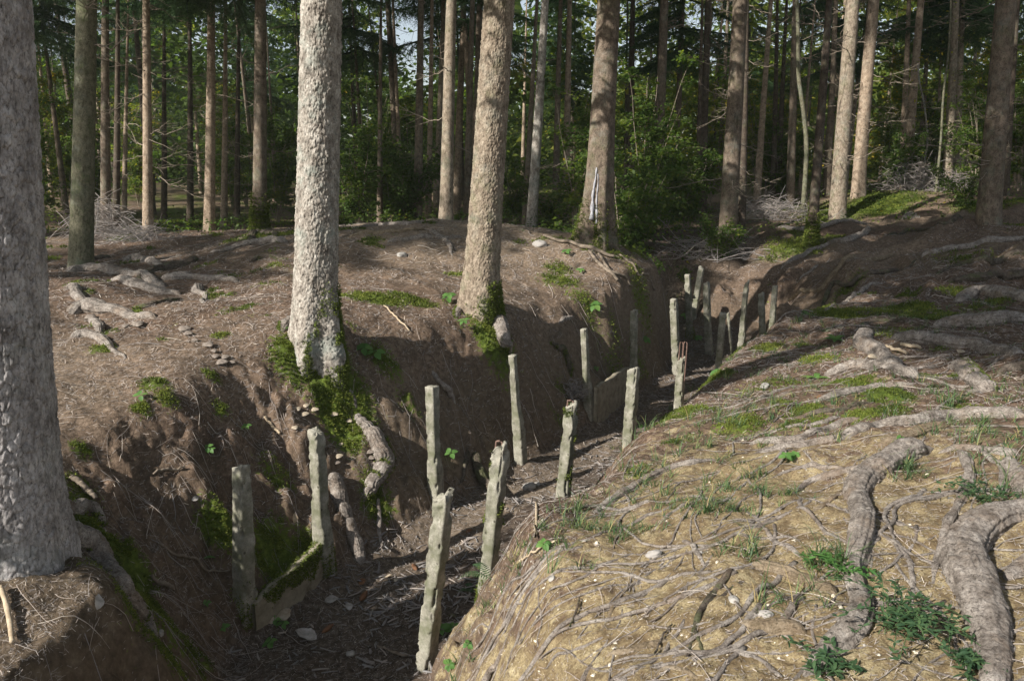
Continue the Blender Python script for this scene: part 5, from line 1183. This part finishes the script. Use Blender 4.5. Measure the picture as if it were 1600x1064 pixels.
for a in [
 ('pale five-leaved bramble shoot on the dark slope right of the big pale trunk', 572, 560, 8, .085, .10), ('leafy shoot at the left side of the mossy foot of the scaly trunk', 706, 470, 8, .075, .10),
 ('small light shoot just below the scaly trunk, left of its mossy buttress', 722, 512, 5, .055, .09), ('three yellow-green leaves beside the upright grey post', 701, 712, 4, .06, .07),
 ('clover-like plant left of the nearest left-row post foot', 350, 985, 5, .035, .04), ('clover-like plant on the floor in front of the low slab', 432, 980, 8, .04, .05),
 ('clover-like plant at the trench floor, lowest of the three', 418, 1012, 8, .038, .04), ('tiny light sprout between the soil block and the first post', 322, 945, 4, .028, .03),
 ('two light leaves in the needles below the leftmost trunk ridges', 220, 625, 4, .05, .06), ('bright sprout halfway between the left trunk and the pale-headed post', 384, 672, 5, .04, .05),
 ('green sprig above the grey-headed first post', 325, 705, 8, .035, .05), ('little shoot by the pale fungi under the pale-headed post top', 575, 545, 4, .05, .06),
 ('sunlit leaves glowing in the dark bend, left of the tall pale post', 1078, 503, 5, .10, .12), ('lower dark leaves under the glowing ones in the bend', 1092, 530, 6, .08, .08),
 ('light leaves against the corner of the left bank before the bend', 1012, 535, 6, .07, .09), ('leafy shoot at the feet of the dark flat-topped post', 1118, 585, 6, .07, .06),
 ('broad leaves spreading in the moss at the right flank of the mound', 928, 482, 10, .10, .08), ('pale leaves on the sunny right shoulder of the mound', 885, 398, 8, .06, .06),
 ('small leaves above the tall slim post on the moss', 905, 425, 6, .06, .05), ('leaf pair beside the mossy root near the tall slim post', 932, 578, 4, .045, .04),
 ('yellowish sprout on the grassy brow by the short blocky post', 1000, 668, 6, .035, .04), ('bramble sprig at the foot of the nearest leaning post', 692, 985, 9, .05, .10),
 ('small yellow-green herb under the silver streaked root', 1232, 722, 8, .035, .05), ('round leaved sprout on the pinkish root', 1405, 690, 4, .03, .03),
 ('light rosette of leaves near the shadow strip on the right bank', 1240, 716, 5, .03, .03), ('shoot standing in the clay above the bottom edge, left of centre', 705, 1045, 6, .035, .05),
 ('little sprout on the clay right of the leaning post', 735, 1010, 5, .03, .03), ('herb on the brow above the drooping fern', 860, 858, 6, .035, .04)]:
    plant(*a)
plant('large oval leaf standing alone left of the first post', 320, 872, 1, .075, .03, 'rosette', tb=.35)
plant('big light green rosette by the shadow strip on the right bank brow', 1305, 532, 9, .13, .02, 'rosette', tb=.6)
plant('yellow-green rosette in moss left of the knobbly fork', 1275, 592, 7, .10, .02, 'rosette', tb=.8)
plant('low leaf rosette near the mouth of the dark hollow', 1262, 492, 8, .11, .02, 'rosette', tb=.35)
plant('rosette at the left foot of the big pale trunk', 447, 512, 7, .08, .02, 'rosette', tb=.5)
plant('blue-green drooping fern in front of the mossy leaning post', 768, 905, 2, .036, .22, 'fern', 'grass', tb=.2, name='fern')
plant('smaller blue-green fern on the floor left of the drooping one', 742, 925, 2, .03, .15, 'fern', 'grass', tb=.2, name='fern')
plant('big dark green weed clump spread over the lower end of the S-curved root', 1400, 985, 30, .034, .20, 'weed', 'grass', tb=.12, name='weed_clump')
plant('small weed sprig at the bottom edge beside the broad peeling root', 1490, 1040, 10, .04, .10, 'weed', 'grass', tb=.12, name='weed_clump')
plant('weed sprig right at the bottom edge under the S-curved root', 1290, 1050, 8, .04, .10, 'weed', 'grass', tb=.12, name='weed_clump')
plant('narrow-leaved weed strip at the right edge above the broad root', 1540, 790, 14, .03, .16, 'weed', 'grass', tb=.12, name='weed_clump')
plant('leafy weed sprig left of the S-curved root', 1300, 895, 10, .04, .10, 'weed', tb=.2, name='weed_clump')
for lb, px, py, h in [('yellow tipped grass tuft growing out of the top bend of the S-curved root', 1415, 738, .17), ('spiky grass tuft above the long grey root', 1480, 636, .18), ('grass tuft at the top end of the pale clay-caked root', 1170, 868, .13),
     ('tall thin grass tuft left of the S-curved root middle', 1312, 890, .2), ('grass tuft on the brow near the slanting root', 1000, 745, .18), ('grass tuft on the silver streaked root', 1290, 690, .12), ('blue-green grass tuft on the flat near the rounded grey root', 1545, 508, .16),
     ('grass tuft at the right edge by the mossy flat root', 1572, 800, .11), ('arching grass tuft beside the short blocky post', 975, 700, .2), ('grass tuft in the middle of the clay, near the thin hooked root', 1105, 800, .15), ('grass tuft against the moss-spotted post', 903, 800, .18)]:
    plant(lb, px, py, 7, .1, h, 'tuft', 'grass', .42, 'grass_tuft', 'grass', 'grass tufts on the right bank')

def blob(seed, rx, ry, rz, amp=.25, n=22, m=14):
    a = np.linspace(0, 2 * np.pi, n, endpoint=False); b = np.linspace(-1.45, 1.45, m); A, B_ = np.meshgrid(a, b); d = np.stack([np.cos(A) * np.cos(B_), np.sin(A) * np.cos(B_), np.sin(B_)], -1)
    r = 1 + amp * fbm(d[..., 0] * 1.7 + seed, d[..., 1] * 1.7, d[..., 2] * 1.7, s=seed, o=3); return (d * r[..., None] * [rx, ry, rz]).reshape(-1, 3), grid_faces(m, n, True)
def small(name, label, cat, px, py, V, F, mat, lift=0.0, group=None, rz=0.0):
    p = hit(px, py); p[2] = H(p[0], p[1]) + lift; c, s = math.cos(rz), math.sin(rz); V = V @ np.array([[c, s, 0], [-s, c, 0], [0, 0, 1]]); N = Vector(normals(p[:1], p[1:2])[0][0]); R = np.array(Vector((0, 0, 1)).rotation_difference(N).to_matrix())
    o = mk(name, V @ R.T, F, mat); o.location = tuple(p); return tag(o, label, cat, group)
# fungi
def cap_mesh(r, seed, hgt=.35, half=False):
    rs_ = np.random.default_rng(seed); n = 32; a = np.linspace(0, 2 * np.pi, n, endpoint=False); wav = 1 + .12 * np.sin(a * 3 + seed) + .06 * np.sin(a * 7 + seed * 2); V = []
    for t in (.02, .3, .6, .85, .97, 1.0): V.append(np.c_[np.cos(a) * r * t * wav, np.sin(a) * r * t * wav * .85, hgt * r * (1 - t ** 2.2) + .02 * r * np.sin(a * 4 + seed) * t])
    for t in (.96, .7, .4, .1): V.append(np.c_[np.cos(a) * r * t * wav, np.sin(a) * r * t * wav * .85, 0 * a - .24 * r * t + .10 * r])
    V = np.vstack(V); return V, grid_faces(10, n, True)
def fungus(label, px, py, r, seed, mat='mush', stem=True, tilt=.35, group='bracket-like fungi on the left bank', lift=.012):
    p = hit(px, py); p[2] = H(p[0], p[1]); e = empty('mushroom', tuple(p)); tag(e, label, 'mushroom', group); V, F = cap_mesh(r, seed)
    c, s = math.cos(tilt), math.sin(tilt); V = V @ np.array([[1, 0, 0], [0, c, s], [0, -s, c]]); V = V + [0, 0, lift + r * .25]
    mk('cap', V, F, M[mat], e); Vs, Fs = tube(np.array([[0, .01, -.02], [0, .004, lift + r * .2], [0, 0, lift + r * .3]]), np.array([r * .3, r * .26, r * .3]), 10, 1, .1, seed); mk('stalk', Vs, Fs, M[mat], e)
ff = [('dark-edged bracket fungus on the end of the curved root by the left trunk', 142, 499, .045), ('topmost fungus of the stacked cluster left on the needles', 212, 499, .040), ('broad lower fungus of the stacked cluster left on the needles', 216, 510, .045),
 ('small left fungus of the stacked cluster', 196, 512, .028), ('wide pale fungus by the dead root stubs', 288, 517, .045), ('second smaller fungus under the one by the root stubs', 294, 524, .032),
 ('small single fungus highest in the short row of four', 305, 534, .024), ('pale fungus second in the short row, right of the root stubs', 326, 542, .038), ('tiny fungus between the two larger ones of the row', 335, 551, .022),
 ('left small fungus above the lowest one of the row', 337, 560, .026), ('right small fungus above the lowest one of the row', 352, 561, .028), ('lowest and broadest pale fungus of the row', 347, 569, .038), ('rightmost tiny fungus of the row', 363, 569, .022)]
for i, (lb, px, py, r) in enumerate(ff): fungus(lb, px, py, r * 1.15, i + 3)
fp = [('cream fungus leftmost in the cluster above the pale-headed post', 465, 640, .028), ('cream fungus topmost in the cluster above the pale-headed post', 478, 636, .026), ('cream fungus in the middle of the cluster above the pale-headed post', 476, 650, .034),
 ('yellowish fungus right in the cluster above the pale-headed post', 492, 643, .03), ('pale fungus pair member near the stout root, upper', 522, 650, .034), ('orange-brown fungus beside the stout bent root', 545, 660, .032), ('small cream fungus just above the pale-headed post top', 461, 671, .026),
 ('small white fungus right of the pale-headed post', 533, 697, .022), ('white clustered fungus right of the pale-headed post head', 529, 716, .034), ('lowest white fungus right of the pale-headed post head', 527, 726, .024),
 ('upper pale fungus on the stout bent root', 578, 709, .03), ('middle pale fungus on the stout bent root', 580, 718, .028), ('lower pale fungus on the stout bent root', 586, 726, .024)]
for i, (lb, px, py, r) in enumerate(fp): fungus(lb, px, py, r, i + 30, 'mush_pale' if i < 9 else 'mush', group='cream fungi by the pale-headed post')
fungus('crumpled pale fungus, large, on the floor at the right end of the low slab', 440, 965, .065, 61, 'mush_pale', tilt=.2, group=None); fungus('small pale fungus left of the large crumpled one at the slab', 424, 972, .035, 62, 'mush_pale', group=None)
fungus('white mushroom on the right bank, upper of the pair', 1500, 556, .030, 71, 'mush_pale', group='white mushrooms on the right bank', lift=.03); fungus('white mushroom on the right bank, lower of the pair', 1510, 566, .026, 72, 'mush_pale', group='white mushrooms on the right bank', lift=.02)
fungus('pinkish-white mushroom growing on the knobbly forked root', 1362, 572, .035, 73, 'mush_pale', group='white mushrooms on the right bank', lift=.07)
# stones, scraps, leaves, cones
for lb, px, py, r, sd in [('pale stone on the trench floor behind the kinked post', 827, 763, .075, 1), ('small stone right of the pale stone on the floor', 840, 757, .035, 2), ('grey stone chip lying on the clay slope', 1022, 868, .035, 3), ('white stone in the short grass of the brow', 1195, 605, .04, 4),
     ('pale stone by the dark wiry root', 1146, 938, .022, 5), ('pale stone between the two clay-caked roots', 1197, 962, .026, 6), ('flat stone on the floor near the bottom edge', 548, 1022, .03, 7), ('white stone at the foot of the clay in the centre', 862, 905, .02, 8),
     ('grey-white lump on the sunny shoulder of the mound', 843, 384, .10, 9), ('buff stone on the needles left of the scaly trunk', 628, 400, .07, 10), ('round stone in the shaded clay block', 252, 990, .022, 11), ('pale stone near the hooked root', 1092, 866, .018, 12)]:
    V, F = blob(sd, r, r * .75, r * .5, .4); small('stone', lb, 'stone', px, py, V, F, M['stone'] if sd % 3 else M['pebble'], r * .2, 'loose stones', sd)
def dry_leaf(lb, px, py, L, mat, seed, W=.3):
    V, F = leaf_blade(np.array([-L / 2, 0, 0]), np.array([1., 0, .05]), np.array([0, 0, 1.0]), L, L * W, .1, 12, .35, -.1); V = V + np.c_[0 * V[:, 0], 0 * V[:, 0], .004 * np.sin(V[:, 0] * 90 + seed)]
    V2 = V - [0, 0, .0015]; n = len(V); small('fallen_leaf', lb, 'leaf', px, py, np.vstack([V, V2]), np.vstack([F, F[:, ::-1] + n]), M[mat], .012, 'fallen leaves', seed)
for a in [('big pale grey fallen leaf on the trench floor in front of the slab', 478, 996, .15, 'leafdead', 2.9, .32), ('curled grey leaf near the foot of the pale-headed post', 518, 940, .10, 'leafdead', .6), ('rust-brown leaf on the floor below the long root', 566, 911, .07, 'leafbrown', 1.2),
     ('white torn leaf scrap on the trench floor', 607, 903, .06, 'mush_pale', .3), ('second white leaf scrap right of the torn one', 619, 908, .05, 'mush_pale', 1.4), ('grey curled leaf on the shaded clay block', 153, 944, .07, 'leafdead', 2.2), ('rust leaf by the foot of the mossy leaning post', 733, 832, .06, 'leafbrown', .2),
     ('yellow hanging dry leaf over the slab moss', 460, 812, .07, 'stick_pale', 2.2), ('brown leaf in the needles above the slab', 305, 782, .05, 'leafdead', 1.1), ('yellow leaf in the dark bend under the glowing leaves', 1070, 515, .10, 'stick_pale', 1.0), ('orange leaf on the right bank needles', 1280, 623, .04, 'leafbrown', .4), ('tan curled leaf near the slab foot on the floor', 545, 950, .08, 'leafdead', 1.9)]: dry_leaf(*a)
def cone(lb, px, py, L, seed):
    n, m = 26, 60; a = np.linspace(0, 2 * np.pi, n, endpoint=False); t = np.linspace(0, 1, m); A, T = np.meshgrid(a, t); r = L * .17 * np.sin(np.pi * np.clip(T * .94 + .04, 0, 1)) ** .6 * (1 + .22 * np.abs(np.sin(A * 4 + T * 22)) * np.abs(np.sin(T * 34)))
    V = np.stack([(T - .5) * L, r * np.cos(A), r * np.sin(A)], -1).reshape(-1, 3); small('spruce_cone', lb, 'cone', px, py, V, grid_faces(m, n, True), M['leafbrown'] if seed != 2 else M['root_dark'], L * .13, 'spruce cones on the floor', seed * 1.3)
cone('brown spruce cone on the floor left of the leaning post', 568, 934, .11, 1); cone('dark spruce cone on the floor between leaning post and brow', 704, 962, .10, 2); cone('half decayed cone near the big pale leaf', 512, 984, .09, 3); cone('cone among the chips behind the leaning post', 648, 888, .09, 4)
def stick(lb, pts, mat='stick', group='loose sticks'):
    C, R = ground_path(pts, 40, sink=-.2, lift=.008); w = np.arange(40) * .3; C[:, 2] += .012 * np.abs(vn(w, w * 0 + pts[0][0])); k = int(pts[0][0])
    V, F = tube(C, R * (1 + .1 * vn(w * 2, w * 0 + k)), 9, .9, .15, k, True, 60); tag(mk('fallen_stick', V, F, M[mat]), lb, 'stick', group)
for lb, pts, mt in [
 ('short pale stick on needles above the pale-headed post', [(414,655,4),(425,668,5),(438,682,4)], 'stick_pale'), ('white peeled stick on the right bank, right of the knobbly fork', [(1378,545,4),(1395,550,5),(1416,556,4)], 'stick_pale'),
 ('second shorter peeled stick lying flat above it', [(1407,543,5),(1422,546,6),(1438,548,5)], 'stick_pale'), ('crooked bare stick on the floor near the bottom edge', [(590,1014,3),(612,1022,4),(638,1028,3)], 'stick'),
 ('upright broken stick poking from the brow by the floor', [(836,828,4),(838,812,4),(838,790,4)], 'stick_pale'), ('grey stick on the clay below the brow, beside the post shadow', [(815,880,3),(840,865,4),(870,850,3)], 'stick_pale'),
 ('stick bundle leaning down the lit shoulder, upper', [(920,395,4),(940,420,6),(965,445,5)], 'stick'), ('stick bundle leaning down the lit shoulder, middle', [(935,400,4),(955,428,5),(985,455,4)], 'stick'),
 ('dead branch lying on the sunny shoulder of the mound', [(850,372,4),(890,382,6),(925,392,7),(960,405,5)], 'stick'), ('long thin stick down the right shoulder of the mound', [(968,400,3),(995,430,4),(1022,460,4)], 'stick'),
 ('dark curved stick in the needles under the left trunk', [(240,745,3),(262,738,5),(290,735,3)], 'stick'), ('stick end jutting out beside the leftmost trunk foot', [(112,750,8),(130,765,9),(150,785,7)], 'stick'),
 ('pale stick at the bottom left edge', [(2,925,6),(14,965,7),(20,1010,6)], 'stick_pale'), ('thin grey stick from the left trunk down to the post', [(250,855,3),(300,875,4),(360,893,3)], 'stick'),
 ('short root-like stick by the shaded clay block', [(238,905,5),(255,918,7),(272,925,5)], 'stick'), ('thin light stick on the dark slope left of the kinked post', [(600,480,2),(620,500,3),(640,520,2)], 'stick_pale'),
 ('dark stick against the clay below the hooked root', [(890,985,2),(900,960,4),(905,940,3)], 'root_dark'), ('thin dark stick crossing the half buried pale root', [(1022,1030,3),(1035,1000,3),(1050,980,2)], 'root_dark')]: stick(lb, pts, mt)
def brush(lb, px, py, Y, rad, h, n, seed):
    rp = np.random.default_rng(seed); X = at(px, py, Y)[0]; e = np.array([X, Y, H(X, Y)]); acc = Acc()
    for i in range(n):
        a = rp.uniform(0, 6.28); L = rp.uniform(.3, 1.1) * rad; c = rp.normal(0, .4, 3) * [rad, rad, 0]; c[2] = rp.uniform(0, h) * np.exp(-((c[0] ** 2 + c[1] ** 2) / rad ** 2)); q = np.linspace(-.5, .5, 7); d = np.array([math.cos(a), math.sin(a), rp.normal(0, .45)])
        P = c + d * (q * L)[:, None] + np.c_[0 * q, 0 * q, -q ** 2 * L * rp.uniform(-.2, .9)] + np.cumsum(rp.normal(0, .012, (7, 3)), 0); P[:, 2] = np.maximum(P[:, 2], 0.0)
        V, F = tube(P, np.linspace(.006, .002, 7) * rp.uniform(.6, 1.3), 4, caps=False); acc.add(V, F, np.clip(rp.normal(.28, .16), 0, 1))
    o = acc.obj('brush_heap', M['litter']); o.location = tuple(e); tag(o, lb, 'brushwood', 'heaps of dead brushwood')
brush('heap of pale dead brushwood behind the green-grey trunk on the left', 160, 370, 14.6, .75, .8, 330, 1)
brush('low dead brushwood around the foot of the sunlit branchy trunk', 225, 385, 13.8, .8, .25, 160, 2)
brush('reddish heap of dead brush beside the slender sunlit trunk', 1425, 290, 23, .9, .9, 300, 3)
brush('flat heap of pale brush between grey-brown and warm tan trunks', 1205, 300, 21, 1.3, .5, 320, 4)
brush('brushwood around the twin brown trunks', 1480, 300, 22.5, 1.0, .45, 260, 5)
brush('tangle of roots and sticks at the left foot of the grey-brown trunk', 1110, 345, 15.5, 1.0, .3, 220, 6)
brush('bundle of dry roots hanging left of the tall slim post', 897, 600, 8.6, .14, .2, 120, 7)

# the damp hazy air of the wood
hb = Acc(); hv = np.array([[x_, y_, z_] for x_ in (-95, 97) for y_ in (-70, 95) for z_ in (-8, 32)], float)
hf = np.array([[0, 1, 3, 2], [4, 6, 7, 5], [0, 4, 5, 1], [2, 3, 7, 6], [0, 2, 6, 4], [1, 5, 7, 3]])
hm = bpy.data.materials.new('haze'); hm.use_nodes = True; hn = hm.node_tree.nodes; hn.clear(); ho = hn.new('ShaderNodeOutputMaterial'); pv = hn.new('ShaderNodeVolumePrincipled')
pv.inputs['Density'].default_value = 0.0009; pv.inputs['Color'].default_value = (.86, .92, .80, 1); pv.inputs['Anisotropy'].default_value = .1
hm.node_tree.links.new(pv.outputs[0], ho.inputs['Volume'])
hz = mk('haze', hv, hf, hm, None, False); stuff(hz, 'thin pale haze hanging in the wood', 'haze')
